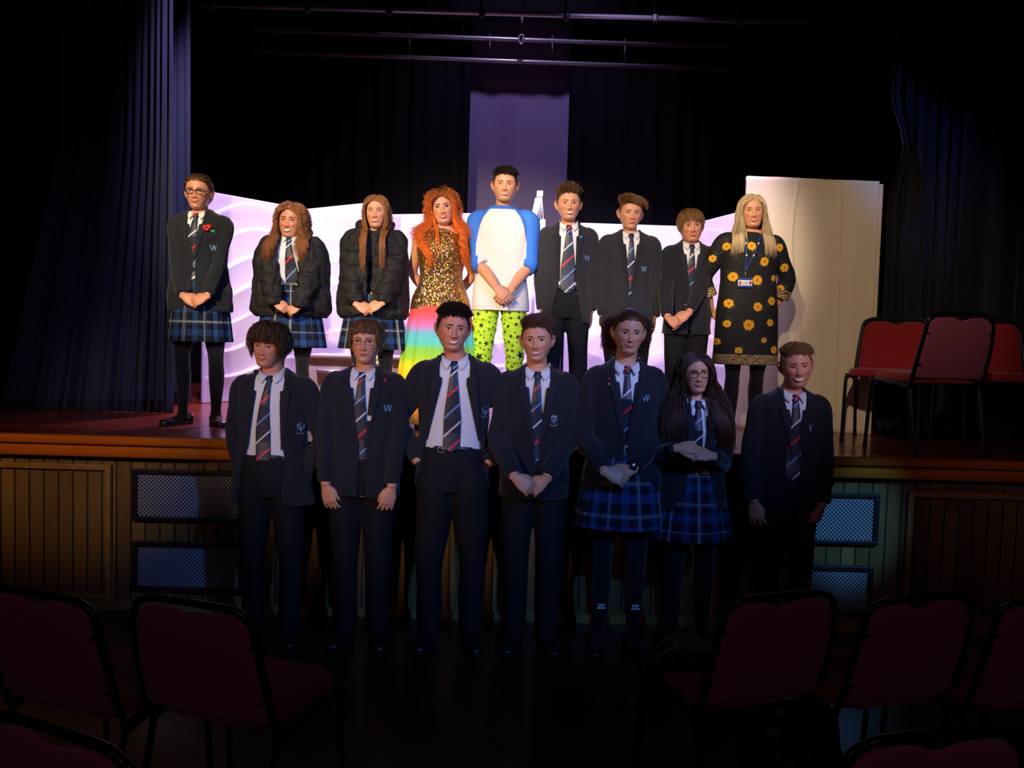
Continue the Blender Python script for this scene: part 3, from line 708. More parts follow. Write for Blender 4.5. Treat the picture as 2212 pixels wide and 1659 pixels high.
# ------------------------------------------------------------------ hair strands
def strands(M, hb, hv, spec, rng, torso):
    """returns (V,F,shade) in person space"""
    n = int(spec['n'] * 1.05); hl = spec.get('hairline', .070)
    D = rng.normal(size=(n * 6, 3)); D /= np.linalg.norm(D, axis=1)[:, None]; R0 = []; N0 = []
    for d in D:
        h = hb.ray_cast(Vector((0, .005, .01)) + Vector(d) * .3, Vector(-d))
        if h[0] is None: continue
        R0.append(h[0]); N0.append(h[1])
    R0 = np.array(R0); N0 = np.array(N0); N0 *= np.sign((N0 * (R0 - (0, .005, .01))).sum(1))[:, None]
    ok = in_scalp(R0, hl)
    if 'region' in spec: ok &= spec['region'](R0)
    R0 = R0[ok][:n]; N0 = N0[ok][:n]; n = len(R0)
    dirs = spec['dir'](R0, N0, rng); dirs /= np.linalg.norm(dirs, axis=1)[:, None]
    L = spec['len'](R0, rng) if callable(spec['len']) else rng.uniform(*spec['len'], n)
    S = spec.get('seg', 8); A = np.array(M); Ai = np.array(M.inverted())
    P = R0 @ A[:3, :3].T + A[:3, 3]; dv = dirs @ A[:3, :3].T; Nw = N0 @ A[:3, :3].T
    sc = np.linalg.norm(A[:3, 0]); dv /= np.linalg.norm(dv, axis=1)[:, None]
    base = spec.get('lift', .004); P = P + Nw * base * .3; path = [P.copy()]
    g = spec.get('grav', .3); off = spec.get('off', .004) * rng.uniform(.7, 1.5, n)
    grav = np.array((0, 0, -1.)); jz = rng.normal(size=n) * .005; frz = np.zeros(n, bool)
    for k in range(S):
        step = (L / S)[:, None]; t = (k + 1) / S
        F_ = grav * g * (t if spec.get('late') else 1) + rng.normal(size=(n, 3)) * spec.get('jit', .05)
        if 'pull' in spec: F_ = F_ + spec['pull'](P @ Ai[:3, :3].T + Ai[:3, 3], P, R0, t) @ np.eye(3)
        if 'hug' in spec: cN = np.array(M)[:3, 3] - P; F_ = F_ + cN / (np.linalg.norm(cN, axis=1)[:, None]) * spec['hug'] * np.clip(2 - t * 1.0, 0, 1)
        dv = dv + F_; dv /= np.linalg.norm(dv, axis=1)[:, None] + 1e-9; P = P + dv * step
        q = (P @ Ai[:3, :3].T + Ai[:3, 3]) - (0, .005, 0)
        rr = np.stack([.0810 + off, np.where(q[:, 1] < 0, .0935, .094) + off, np.where(q[:, 2] > 0, .1150, .128) + off], 1)
        pq = np.where(q[:, 2] > 0, 2.6, 2.0); m_ = (np.abs(q / rr) ** pq[:, None]).sum(1) ** (1 / pq); ins = (m_ < 1) & (not spec.get('nocoll'))
        q2 = q / np.maximum(m_, 1e-6)[:, None]; q = np.where(ins[:, None], q2, q) + (0, .005, 0)
        if spec.get('noface'):
            fx = np.interp(q[:, 2], [-.60, -.16, -.10, -.02, .03, .055, .078], [.045, .046, .056, .073, .071, .052, .0]) + off * .5; hit = (q[:, 1] < -.03) & (np.abs(q[:, 0]) < fx)
            px_ = spec.get('partx', 0); sg = np.where(R0[:, 0] > px_, 1., -1.); q[:, 0] = np.where(hit, sg * fx, q[:, 0])
        if 'fz' in spec:
            zl_ = spec['fz'] + jz; lo = (q[:, 1] < -.02) & (np.abs(q[:, 0]) < .066) & (q[:, 2] < zl_); frz = frz | lo
        P2 = q @ A[:3, :3].T + A[:3, 3]; P2 = np.where(frz[:, None], path[-1] + dv * 1e-5, P2)
        if torso is not None and not spec.get('notorso'): P2 = torso(P2, R0)
        dv = np.where((np.abs(P2 - P).sum(1) > 1e-7)[:, None], (P2 - path[-1]), dv); dv /= np.linalg.norm(dv, axis=1)[:, None] + 1e-9
        P = P2; path.append(P.copy())
    path = np.array(path).transpose(1, 0, 2)                 # n, S+1, 3
    nc = spec.get('clumps', 0); tt = np.linspace(0, 1, S + 1)[None, :, None]; ph = rng.uniform(0, 2 * PI, n)
    if nc:
        gi = rng.choice(n, min(nc, n), replace=False); dist = ((R0[:, None, :] - R0[gi][None]) ** 2).sum(2); c = gi[dist.argmin(1)]
        path = path * (1 - spec.get('clump', .5) * tt) + path[c] * spec.get('clump', .5) * tt; ph = ph[c] + rng.normal(size=n) * .35
    if spec.get('thin'): pass
    amp = spec.get('wave', 0)
    if amp:
        lam = spec.get('lam', .06) * rng.uniform(.85, 1.15, n); s = tt * L[:, None, None]; a = s * 2 * PI / lam[:, None, None] + ph[:, None, None]
        env = np.clip(s / spec.get('wave0', .05), 0, 1)
        cx = np.array((1, 0, 0)); cy = np.array((0, 1, 0)); path = path + env * amp * (np.cos(a) * cx + np.sin(a) * cy * .8 + np.sin(a * .63 + 1) * .4 * np.array((0, 0, 1)))
    if spec.get('noface'):
        q = path.reshape(-1, 3) @ Ai[:3, :3].T + Ai[:3, 3]; sg = np.repeat(np.where(R0[:, 0] > spec.get('partx', 0), 1., -1.), S + 1)
        fx = np.interp(q[:, 2], [-.60, -.12, -.10, -.02, .03, .055, .078], [.040, .042, .054, .070, .068, .050, .0]); hit = (q[:, 1] < -.02) & (q[:, 0] * sg < fx) & (fx > .001)
        q[:, 0] = np.where(hit, sg * (fx + (np.abs(q[:, 0] * sg - fx)) * .12), q[:, 0]); path = (q @ A[:3, :3].T + A[:3, 3]).reshape(path.shape)
    w0 = spec.get('w', .0016) * .86; K = 3
    T = np.gradient(path, axis=1); T /= np.linalg.norm(T, axis=2, keepdims=True) + 1e-9
    ref = rng.normal(size=(n, 1, 3)); B = np.cross(T, ref); B /= np.linalg.norm(B, axis=2, keepdims=True) + 1e-9; C = np.cross(T, B)
    wd = (w0 * (1 - .75 * np.linspace(0, 1, S + 1) ** 2))[None, :, None]
    rings = [path + wd * (math.cos(2 * PI * k / K) * B + math.sin(2 * PI * k / K) * C) for k in range(K)]
    V = np.stack(rings, 2).reshape(-1, 3)
    i = np.arange(n)[:, None, None] * (S + 1) * K; j = np.arange(S)[None, :, None] * K; k = np.arange(K)[None, None, :]; k2 = (k + 1) % K
    F = np.stack([i + j + k, i + j + k2, i + j + K + k2, i + j + K + k], -1).reshape(-1, 4)
    sh = np.repeat(rng.uniform(.55, 1.35, n), (S + 1) * K)
    if 'tint' in spec:   # own dyed / grown-out colours along the strand
        tv = np.repeat(np.tile(np.linspace(0, 1, S + 1), n), K); rgb = spec['tint'](tv, V, np.repeat(R0, (S + 1) * K, 0)) * sh[:, None]
    else: rgb = np.repeat(sh[:, None], 3, 1)
    return V, F, rgb
def np_mesh(name, V, F):
    me = bpy.data.meshes.new(name); me.vertices.add(len(V)); me.vertices.foreach_set('co', V.ravel())
    me.loops.add(F.size); me.loops.foreach_set('vertex_index', F.ravel().astype(np.int32)); me.polygons.add(len(F))
    me.polygons.foreach_set('loop_start', np.arange(0, F.size, F.shape[1], dtype=np.int32)); me.update(calc_edges=True); me.shade_smooth(); return me
def tang(N, c):
    c = np.asarray(c, float); c = np.broadcast_to(c, N.shape); return c - N * (c * N).sum(1)[:, None]
def d_radial(lift, sx=0.0, sy=0.0):
    def f(R, N, g):
        c = R - (CROWN + (sx, sy, 0)); return tang(N, c / (np.linalg.norm(c, axis=1)[:, None] + .01)) + N * lift + g.normal(size=R.shape) * .12
    return f
def d_comb(v, lift, jit=.15):
    def f(R, N, g): return tang(N, v) + N * lift + g.normal(size=R.shape) * jit
    return f
def d_part(px, lift=.1, fwd=-.1):
    def f(R, N, g):
        s = np.where(R[:, 0] > px, 1., -1.); v = np.stack([s, np.full(len(R), fwd), np.full(len(R), -.15)], 1); return tang(N, v) + N * lift + g.normal(size=R.shape) * .08
    return f
def d_to(P, lift=.05):
    def f(R, N, g):
        c = np.asarray(P) - R; return tang(N, c / np.linalg.norm(c, axis=1)[:, None]) + N * lift + g.normal(size=R.shape) * .04
    return f

# ------------------------------------------------------------------ colours woven or printed into cloth
def mixc(base, layers):
    out = np.array(base)
    for m_, c in layers: out = np.where(m_[:, None], np.array(lin(c)), out)
    return out
def tie_rgb(s, seed=0):   # s: metres along the stripe direction
    c = np.tile(np.array(lin('1a1e33')), (len(s), 1)); q = (s + .03 * seed) % .288
    return mixc(c, [((q > .0) & (q < .015), 'c81f30'), ((q > .096) & (q < .106), 'd8dae2'), ((q > .192) & (q < .202), '6c94cc')])
def plaid_rgb(u, v):
    b, dk, nv = np.array(lin('23406f')), np.array(lin('101218')), np.array(lin('16244a'))
    def band(s):
        q = s % .16; return np.where(q < .045, 0, np.where(q < .075, 1, np.where(q < .115, 2, 1)))
    a, c = band(u), band(v + .02); pal = np.stack([b, dk, nv]); out = .5 * (pal[a] + pal[c])
    def ln(s, k): q = s % .16; return (np.abs(q - k) < .0016)
    for k in (.091, .099): out = np.where((ln(u, k) | ln(v + .02, k))[:, None], np.array(lin('a8a898')) * .7, out)
    return out
def star_mask(u, v, cu, cv, r, rot):
    du, dv = u - cu, v - cv; rr = np.hypot(du, dv); a = (np.arctan2(dv, du) + rot) % (2 * PI / 5) - PI / 5
    k = .42 * r * math.cos(0); x = rr * np.cos(a); y = np.abs(rr * np.sin(a)); # star edge from outer tip (a=-pi/5) to inner notch (a=0)
    p0 = (r * math.cos(PI / 5), r * math.sin(PI / 5)); p1 = (k, 0.0)
    return (p0[0] - p1[0]) * (y - p1[1]) - (p0[1] - p1[1]) * (x - p1[0]) > 0

# ------------------------------------------------------------------ the person builder
def interp_tab(T, z, k):
    T = np.array(T); o = T[:, 0].argsort(); return np.interp(z / k, T[o, 0], T[o, 1]), np.interp(z / k, T[o, 0], T[o, 2])
TR_M = [(.80, .150, .095), (.92, .163, .108), (1.0, .152, .102), (1.10, .140, .094), (1.2, .150, .100), (1.30, .164, .107), (1.38, .166, .098), (1.425, .148, .082), (1.455, .100, .066), (1.475, .064, .056)]
TR_F = [(.80, .155, .095), (.92, .168, .108), (1.0, .150, .098), (1.10, .122, .086), (1.2, .135, .098), (1.29, .148, .116), (1.38, .146, .092), (1.425, .128, .074), (1.455, .086, .060), (1.475, .056, .052)]
class Person:
    def __init__(self, label, px, py, Y, ground, hair_up=.012, w=1.0, hs=1.0, female=False, skin='fair', yaw=0, head=(0, 0, 0), hdx=0, voxel=.0046, seed=1, body_px=None, legs_gap=.085, foot_out=.25):
        self.seed = seed; self.g = np.random.default_rng(seed); self.female = female
        top = at(px, py, Y); bx = at(body_px if body_px else px, py + 150, Y).x
        self.H = top.z - ground - hair_up; self.k = (self.H + .028) / 1.75; self.w = w; k = self.k
        self.root = empty('person', (bx, Y, ground), 0); tag(self.root, label, 'person'); self.Y = Y
        self.hs = hs; hdx = at(px, py + 40, Y).x - bx
        self.skin = SKIN[skin]; self.T = TR_F if female else TR_M; self.legs_gap = legs_gap; self.foot_out = foot_out
        # head yaw (turn), nod, roll in degrees
        yw, nd, rl = [math.radians(a) for a in head]; self.hc = Vector((hdx, -.028 * k, self.H - .1185 * hs))
        self.HM = Matrix.Translation(self.hc) @ Euler((nd, rl, yw)).to_matrix().to_4x4() @ Matrix.Scale(hs, 4)
        self.shoulders = {}; self.arms = {}; self.voxel = voxel; self.bodyparts = []
    def P(self, px, py, fwd):      # pixel of the photo -> local point 'fwd' metres in front of the body
        p = at(px, py, self.Y - fwd); return np.array((p.x - self.root.location.x, -fwd, p.z - self.root.location.z))
    def arm(self, s, wrist, pole=None, sh=None, hdir=None, hn=None, curl=(.35, .5, .4), spread=.05, thumb=(.55, .35), hand=True, hsz=1.0):
        """s=-1 person's right (left in the picture)"""
        k, w = self.k, self.w; S = np.array(sh if sh is not None else (s * (.160 if not self.female else .142) * k * w, .0, 1.384 * k))
        pole = pole if pole is not None else (s * .75, .75, -.3)
        E, Wp = ik(S, wrist, .285 * k, .255 * k, pole); self.arms[s] = (S, E, Wp)
        r = k * (.95 if self.female else 1.05)
        up = np.array((s * -1.0, 0, .3))
        self.bodyparts.append(tube([S + (0, 0, .01), S * .5 + E * .5, E, E * .5 + Wp * .5, Wp * .93 + E * .07, Wp], [.052 * r, .045 * r, .037 * r, .037 * r, .026 * r, .024 * r], n=16, seg=26))
        if hand:
            f = Vector(hdir if hdir is not None else (Wp - E)); n_ = Vector(hn if hn is not None else (0, -1, 0))
            M = frame_M(Wp, f, n_); hp = hand_parts(curl, spread, thumb, s=.185 / .185 * k * hsz * .98, mirror=1)
            # thumb side: for palms facing back/in the thumb points toward the middle
            x = np.array(M)[:3, 0]; want = -s if abs(x[0]) > .3 else None
            mir = 1
            if want is not None and x[0] * want < 0: mir = -1
            hp = [(p[0] * np.array((mir, 1, 1)), p[1]) for p in hp]
            self.bodyparts += [xform(p, M) for p in hp]
    def body(self, p=None, hidden_legs=False):
        p = p or {}; k, w = self.k, self.w; B = []
        rings = []
        for z, a, b in sorted(self.T): rings.append(ell((0, 0, z * k), a * k * w, b * k * (w * .5 + .5), 44, 2.3))
        B.append(loft(rings))
        hc = self.hc; B.append(tube([(0, .012 * k, 1.40 * k), (hc.x * .3, .010 * k, 1.47 * k), (hc.x * .8, hc.y + .022, hc.z - .085 * self.hs), (hc.x, hc.y + .02, hc.z - .03)], [.064 * k * (w * .5 + .5), .054 * k * p.get('neck', 1), .052 * k * p.get('neck', 1), .05 * k], n=22, seg=20))
        gp = self.legs_gap
        for s in (-1, 1):
            hip = np.array((s * .082 * k * w, 0, .86 * k)); kn = np.array((s * gp * k * 1.02, -.012 * k, .47 * k)); an = np.array((s * gp * k, .01 * k, .075 * k)); self.arms[('leg', s)] = (hip, kn, an)
            B.append(tube([hip + (0, 0, .04), hip * .5 + kn * .5, kn, (kn * .62 + an * .38) + (0, .014, 0), an + (0, 0, .05), an], [.082 * k * w, .066 * k * w, .048 * k, .048 * k, .031 * k, .034 * k], n=18, seg=30))
            fo = math.sin(self.foot_out) * s
            B.append(tube([an + (0, .03, -.02), an + (fo * .04, -.04, -.045), an + (fo * .13, -.13, -.058)], [(.028 * k, .030 * k), (.030 * k, .018 * k), (.024 * k, .010 * k)], n=14, seg=12))
        hp = head_part(p); self.head_local = hp; self.hb = bvh_of(hp)
        B.append(xform(hp, self.HM))
        if not p.get('no_ears'): B += [xform(ear(s), self.HM) for s in (-1, 1)]
        B += self.bodyparts
        me = union(B, self.voxel, 1, .4)
        V = coords(me); Li = (V - np.array(self.hc)) @ np.array(self.HM.to_3x3().inverted()).T
        x, z, y = np.abs(Li[:, 0]), Li[:, 2], Li[:, 1]; c = np.ones((len(V), 3))
        fr = y < -.03
        bl = np.exp(-((x - .042) / .017) ** 2 - ((z + .030) / .016) ** 2) * fr; c *= 1 - bl[:, None] * np.array((.02, .17, .14)) * p.get('blush', 1)
        nt = np.exp(-(x / .012) ** 2 - ((z + .040) / .010) ** 2) * fr; c *= 1 - nt[:, None] * np.array((0, .10, .08))
        for cx, cz, sx, sz, dd in ((.0068, -.0485, .0036, .0026, .55),): c *= 1 - (np.exp(-((x - cx) / sx) ** 2 - ((z - cz) / sz) ** 2) * fr)[:, None] * dd
        if p.get('stubble'): c *= 1 - (np.clip((-.035 - z) / .02, 0, 1) * (z > -.14) * (y < .02) * .16)[:, None] * np.array((1, .9, .8))
        wr = np.ones(len(V)); paint(me, c); me.materials.append(self.skin)
        o = bpy.data.objects.new('body', me); COL.objects.link(o); o.parent = self.root; self.bo = o
        self.face(p); return self
    def hl(self, x, z, off=0.0):   # point on the face in head space
        y = front(self.hb, x, z, -.08); return (x, y - off, z)
    def face(self, p):
        M = self.HM; R_ = self.root
        def add(name, parts, m, label=None, parent=None): return obj(name, xform(join(parts), M), m, parent or R_, label=label)
        op = p.get('eye', 1.0)
        for s in (-1, 1):
            cx, cz = s * .0315, .0005; y = front(self.hb, cx, cz)
            a, b = .0140, .0056 * op; n = 20; top = []; bot = []
            al = []
            for i in range(n + 1):
                t = -1 + 2 * i / n; zt = b * (1 - t * t) ** .6 + .0012 * t * s; zb = -b * .72 * (1 - t * t) ** .7 + .0012 * t * s
                al.append((cx + a * t, zt + cz, zb + cz))
            # eye white: almond bulging slightly
            V = []; F = []; nr = 8
            for x, zt, zb in al:
                for j in range(nr + 1):
                    f = j / nr; z = zb + (zt - zb) * f; bul = .0032 * (1 - ((x - cx) / a) ** 2) * (1 - (2 * f - 1) ** 2 * .5)
                    V.append((x, min(front(self.hb, x, z), y + .004) - .0012 - bul, z))
            for i in range(n):
                for j in range(nr): q_ = i * (nr + 1) + j; F.append((q_, q_ + 1, q_ + nr + 2, q_ + nr + 1))
            e = add('eye', [(np.array(V), F)], m_eye)
            ib = min(b * 1.0, .0056); yy = y - .0052
            ix = cx + p.get('gaze', 0) * .004
            poly = [(ix + .0056 * math.cos(t), cz + np.clip(.0056 * math.sin(t), -b * .70, b * .93) + .0003) for t in np.linspace(0, 2 * PI, 24, endpoint=False)]
            add('iris', [plate(poly, yy - .0008, yy + .0025)], m_iris[p.get('iris', 'brown')], parent=e)
            lw = p.get('lash', 1.0)
            up_ = [(x, min(front(self.hb, x, zt), y + .003) - .0050, zt + .0004) for x, zt, zb in al]
            add('eyelashes', [tube(up_, [.0008 * lw + .0010 * lw * (1 - abs(2 * i / n - 1) ** 2) for i in range(n + 1)], n=6)], m_lash)
            lid = [(x, min(front(self.hb, x, zt + .004), y + .002) - .0030, zt + .0042) for x, zt, zb in al]
            bx = []; br = p.get('browz', 0)
            for i in range(15):
                t = i / 14; x = s * (.013 + .036 * t); z = .0185 + br + .0055 * math.sin(t * 2.3) - .004 * t * t + p.get('browtilt', 0) * (t - .5); bx.append((x, front(self.hb, x, z) - .0008, z))
            add('eyebrow', [tube(bx, [(.0016, .0014 * p.get('browt', 1) * (1.9 - 1.5 * (i / 14))) for i in range(15)], n=8, up=(0, 0, 1))], p['browm'])
        # mouth
        mw = p.get('mouth', .024); sm = p.get('smile_amt', .006); mo = p.get('open', .0); zc = -.0655; ml = p.get('lipm', m_lip_); n = 20
        U = []; Lw = []; I = []
        for i in range(n + 1):
            t = -1 + 2 * i / n; x = mw * t; zb = zc + sm * t * t + p.get('skew', 0) * t; y = front(self.hb, x, zb)
            gap = mo * (1 - t * t); U.append((x, y - .0012, zb + gap * .5 + .0022 * (1 - t * t) - .0008 * math.exp(-(t / .15) ** 2))); Lw.append((x, y - .0014, zb - gap * .5 - .0030 * (1 - t * t)))
            I.append((x, y, zb, gap))
        prof = [max(.0006, 1 - abs(2 * i / n - 1) ** 2.2) for i in range(n + 1)]
        lt = p.get('lip', 1.0)
        lp = [tube(U, [(.0026 * lt * q_ + .0005, .0022 * lt * q_ + .0005) for q_ in prof], n=8, up=(0, 0, 1)), tube(Lw, [(.0032 * lt * q_ + .0005, .0030 * lt * q_ + .0005) for q_ in prof], n=8, up=(0, 0, 1))]
        add('lips', lp, ml)
        ln = [(x, y - .0022, z) for x, y, z, g_ in I]
        if mo > .001:
            V = []; F = []
            for x, y, z, g_ in I: V += [(x, y - .0016, z + g_ * .6 + .001), (x, y - .0016, z - g_ * .6)]
            for i in range(n): F.append((2 * i, 2 * i + 1, 2 * i + 3, 2 * i + 2))
            add('teeth', [(np.array(V), F)], m_teeth)
        else: add('mouth_line', [tube(ln, [.0006 + .0009 * q_ for q_ in prof], n=6)], m_mouth)
    def hair(self, specs, m, cap=True, hl=.070, extra=None, capoff=.004, label=None, tint=None):
        V, F = self.head_local; V = np.array(V); parts = []
        RG = []; nV = 0; VV = []; FF = []
        if cap:
            keep = in_scalp(V, hl); c = V + (V - (0, .005, .0)) / np.linalg.norm(V - (0, .005, .0), axis=1)[:, None] * capoff
            fs = [f for f in F if len(f) == 4 and all(keep[i] for i in f)]; idx = sorted({i for f in fs for i in f}); mp = {a: b for b, a in enumerate(idx)}
            top = [i for i, v in enumerate(V) if v[2] > .1180]
            A = np.array(self.HM); cv = c[idx] @ A[:3, :3].T + A[:3, 3]; VV.append(cv); FF.append(np.array([[mp[i] for i in f] for f in fs])); 
            cc = np.full((len(cv), 3), .75)
            if tint is not None: cc = tint(np.zeros(len(cv)), cv, c[idx]) * .75
            RG.append(cc); nV = len(cv)
        for sp in specs:
            v, f, rgb = strands(self.HM, self.hb, None, sp, self.g, self.torso if sp.get('torso', True) else None)
            VV.append(v); FF.append(f + nV); RG.append(rgb); nV += len(v)
        if extra:
            for (v, f) in extra:
                f = np.array([q for q in f if len(q) == 4]); VV.append(np.array(v)); FF.append(f + nV); RG.append(np.full((len(v), 3), .8)); nV += len(v)
        me = np_mesh('hair', np.vstack(VV), np.vstack(FF)); paint(me, np.vstack(RG)); me.materials.append(m)
        o = bpy.data.objects.new('hair', me); COL.objects.link(o); o.parent = self.root
        if label: o['label'] = label
        return o
    coll = (.20, .145)
    def torso(self, P, R0):
        k = self.k; a, b = self.coll[0] * k * self.w, self.coll[1] * k; z = P[:, 2]; zt = 1.46 * k
        taper = np.clip((zt - z) / (.10 * k), 0, 1) ** .5; inz = z < zt
        aa = a * (.35 + .65 * taper); bb = b * (.45 + .55 * taper); q = np.hypot(P[:, 0] / aa, P[:, 1] / bb); ins = inz & (q < 1)
        sgn = np.where(R0[:, 1] < self.split(R0), -1., 1.); yy = bb * np.sqrt(np.clip(1 - (P[:, 0] / aa) ** 2, .0, 1)) + .004
        P2 = P.copy(); P2[:, 1] = np.where(ins, np.where(P[:, 1] * 0 + sgn < 0, -yy, yy), P[:, 1]); return P2
    def split(self, R0): return .02
    # ---------------------------------------------------------------- clothes
    def add(self, name, part, m, parent=None, label=None, smooth=True):
        return obj(name, part, m, parent or self.root, smooth=smooth, label=label)
    def shirt(self, m=None, tie=True, tie_seed=0, tie_w=1.0, tie_len=.98, tie_x=0, knot_z=1.440, collar_open=0, untucked=0, tie_lean=0, btns=5):
        k, w = self.k, self.w; m = m or m_shirt; rings = []
        for z, a, b in sorted(self.T):
            if z < .93 and not untucked: continue
            rings.append(ell((0, 0, z * k), a * k * w + .007, b * k * (w * .5 + .5) + .008, 64, 2.2))
        top = rings.pop(); tr_ = ell((0, .004 * k, 1.462 * k), .072 * k, .066 * k, 64); tr_[:, 2] += tr_[:, 1] * .30; rings.append(tr_)
        me = mesh_of('shirt', *loft(rings)); 
        bm = bmesh.new(); bm.from_mesh(me); bmesh.ops.subdivide_edges(bm, edges=bm.edges, cuts=2, use_grid_fill=True); bm.to_mesh(me); bm.free()
        fold(me, .0022, 26, self.seed + 5, stretch=(1, 1, .45)); me.materials.append(m)
        sh = bpy.data.objects.new('shirt', me); COL.objects.link(sh); sh.parent = self.root; self.sb = bvh_of(me)
        # collar: stand and two wings
        nx = self.hc.x * .35
        cs = [tube([(nx + .061 * k * math.sin(t), .008 * k - (.060 * k) * math.cos(t), (1.452 + .040 * (1 - math.cos(t)) / 2) * k) for t in np.linspace(.14, 2 * PI - .14, 40)], [(.005, .013 * k)] * 40, n=8, up=(0, 0, 1))]
        for s in (-1, 1):
            def fn(u, v, s=s):
                A = np.array((nx + s * .063 * k, .012 * k, 1.497 * k)); B = np.array((nx + s * (.004 + collar_open) * k, -.076 * k, 1.449 * k)); C = np.array((s * .072 * k, .003 * k, 1.474 * k)); D = np.array((s * (.037 + collar_open) * k, -.106 * k, 1.408 * k))
                t = A + (B - A) * u; bq = C + (D - C) * u; t = t + np.array((s * .014, -.022, -.004)) * k * math.sin(PI * u); bq = bq + np.array((s * .012, -.020, 0)) * k * math.sin(PI * u)
                p = t + (bq - t) * v + np.array((0, -.006 * math.sin(PI * v), .004 * math.sin(PI * v))); return p, (0, -1, .25)
            cs.append(sheet(fn, 16, 6, .003))
        obj('collar', join(cs), m, sh)
        # placket buttons
        bt = []
        for i in range(btns):
            z = (1.40 - .075 * i) * k; bt.append(xform(sphere((0, 0, 0), (.005, .003, .005), 10, 6), Matrix.Translation((.012, front(self.sb, .012, z) - .001, z))))
        for b in bt[:]: obj('button', b, m_wbtn, sh)
        if tie:
            zb = tie_len * k; zk = knot_z * k; ta = []
            def fn(u, v):
                z = zk - .02 * k - (zk - .02 * k - zb) * v; wd = (.014 + .027 * min(1, v * 1.6)) * tie_w
                x0 = tie_x * v + tie_lean * math.sin(v * PI); x = x0 + (2 * u - 1) * wd
                if v > .93: z -= .030 * (1 - abs(2 * u - 1)) * (v - .93) / .07
                y = front(self.sb, x0, max(z, .97 * k), -.1) - .010 - .004 * (1 - (2 * u - 1) ** 2); return (x, y, z), (0, 1, 0)
            V, F = sheet(fn, 18, 220, .0035); me = mesh_of('tie', V, F); C = coords(me)
            vv = (zk - C[:, 2]) / max(zk - zb, .01); x0 = tie_x * vv; paint(me, tie_rgb(C[:, 2] - (C[:, 0] - x0) * .95, tie_seed)); me.materials.append(m_tie)
            t = bpy.data.objects.new('tie', me); COL.objects.link(t); t.parent = self.root
            kr = [ell((0, -.084 * k - dy, z * k), a, .011, 20) for z, a, dy in ((1.452, .013, 0), (1.446, .019, .003), (1.432, .018, .011), (1.417, .014, .015), (1.411, .012, .014))]
            V, F = loft(kr); me = mesh_of('knot', V, F); bm = bmesh.new(); bm.from_mesh(me); bmesh.ops.subdivide_edges(bm, edges=bm.edges, cuts=3, use_grid_fill=True); bm.to_mesh(me); bm.free()
            C = coords(me); paint(me, tie_rgb(C[:, 2] - C[:, 0] * .8, tie_seed + 2.3)); me.materials.append(m_tie); me.shade_smooth()
            kn = bpy.data.objects.new('knot', me); COL.objects.link(kn); kn.parent = t
        return sh
    def sleeve(self, s, r=(.066, .060, .052, .050, .042), end=.93, puff=0, n=22):
        S, E, Wp = self.arms[s]; k = self.k; C = E + (Wp - E) * end; seg = 60 if puff else 34
        pts = [np.array((S[0] * .45, 0, S[2] + .0 * k)), S, S * .5 + E * .5, E, E * .5 + C * .5, C]
        rr = [r[0] * .75, r[0] * .94, r[1], r[2], r[3], r[4]]; P = catmull(pts, seg); Rr = catmull(np.array([(q, q) for q in rr]), seg)[:, 0] * k
        if puff:
            d = np.concatenate([[0], np.cumsum(np.linalg.norm(np.diff(P, axis=0), axis=1))]); Rr = Rr * (1 + puff * (np.abs(np.sin(d * PI / .085 + .6)) ** .5 - .6))
            Rr[-4:] *= np.array([1, .86, .74, .74])
        return tube(P, list(Rr), n=n)
    def shell(self, T, opening, n=60, th=.012, hem=None):
        k, w = self.k, self.w; rings = []; zs = [t[0] for t in T]
        for z in np.arange(min(zs), max(zs) + .001, .012):
            a, b = interp_tab(T, z * k, k); a = a * k * w; b = b * k * (w * .5 + .5); xo = opening(z)
            xl, xr = (xo if hasattr(xo, '__len__') else (xo, xo)); t0 = math.asin(min(.97, max(xr * k, .001) / a)); t1 = math.asin(min(.97, max(xl * k, .001) / a))
            t = np.linspace(t0, 2 * PI - t1, n); sx = np.sign(np.sin(t)) * np.abs(np.sin(t)) ** (2 / 2.3); cy = np.sign(np.cos(t)) * np.abs(np.cos(t)) ** (2 / 2.3)
            yo = hem(z) if hem else 0
            out = np.stack([a * sx, -b * cy + yo, np.full(n, z * k)], 1); inn = np.stack([(a - th) * sx, -(b - th) * cy + yo, np.full(n, z * k)], 1)[::-1]
            rings.append(np.vstack([out, inn]))
        return loft(rings)
    def blazer(self, open_=None, vz=1.10, vtop=.058, hem=.83, m=None, badge='W', badge_px=None, flare=.0, wide=1.0, lapel=.054, folds=.0055, cut=.03, skew=0, pin=None, buttons=True):
        """open_ : None = buttoned at vz, else f(z)->(left,right) half openings"""
        k, w = self.k, self.w; m = m or m_blazer
        if self.female: T = [(hem, .196 + flare, .138), (.92, .192 + flare * .6, .138), (1.0, .178, .128), (1.10, .158, .118), (1.2, .166, .126), (1.29, .174, .136), (1.38, .174, .118), (1.415, .166, .102), (1.438, .144, .090), (1.455, .114, .082), (1.475, .080, .070), (1.495, .068, .062)]
        else: T = [(hem, .192 + flare, .132), (.92, .188 + flare * .5, .134), (1.0, .180, .128), (1.10, .172, .120), (1.2, .178, .124), (1.30, .188, .130), (1.38, .188, .122), (1.415, .182, .106), (1.438, .158, .092), (1.455, .124, .084), (1.475, .082, .070), (1.495, .068, .062)]
        T = [(z, a * wide, b) for z, a, b in T]
        if open_ is None:
            def op(z):
                if z > 1.44: return vtop
                if z > vz: return .004 + (vtop - .004) * ((z - vz) / (1.44 - vz)) ** .9
                return .003 + cut * max(0, (vz - .06 - z) / (vz - hem)) ** 1.6
        else: op = open_
        self.op = op; S = [self.shell(T, op)]
        for s in (-1, 1):
            if s in self.arms:
                S.append(self.sleeve(s))
        me = union(S, .0064, 4, .5)
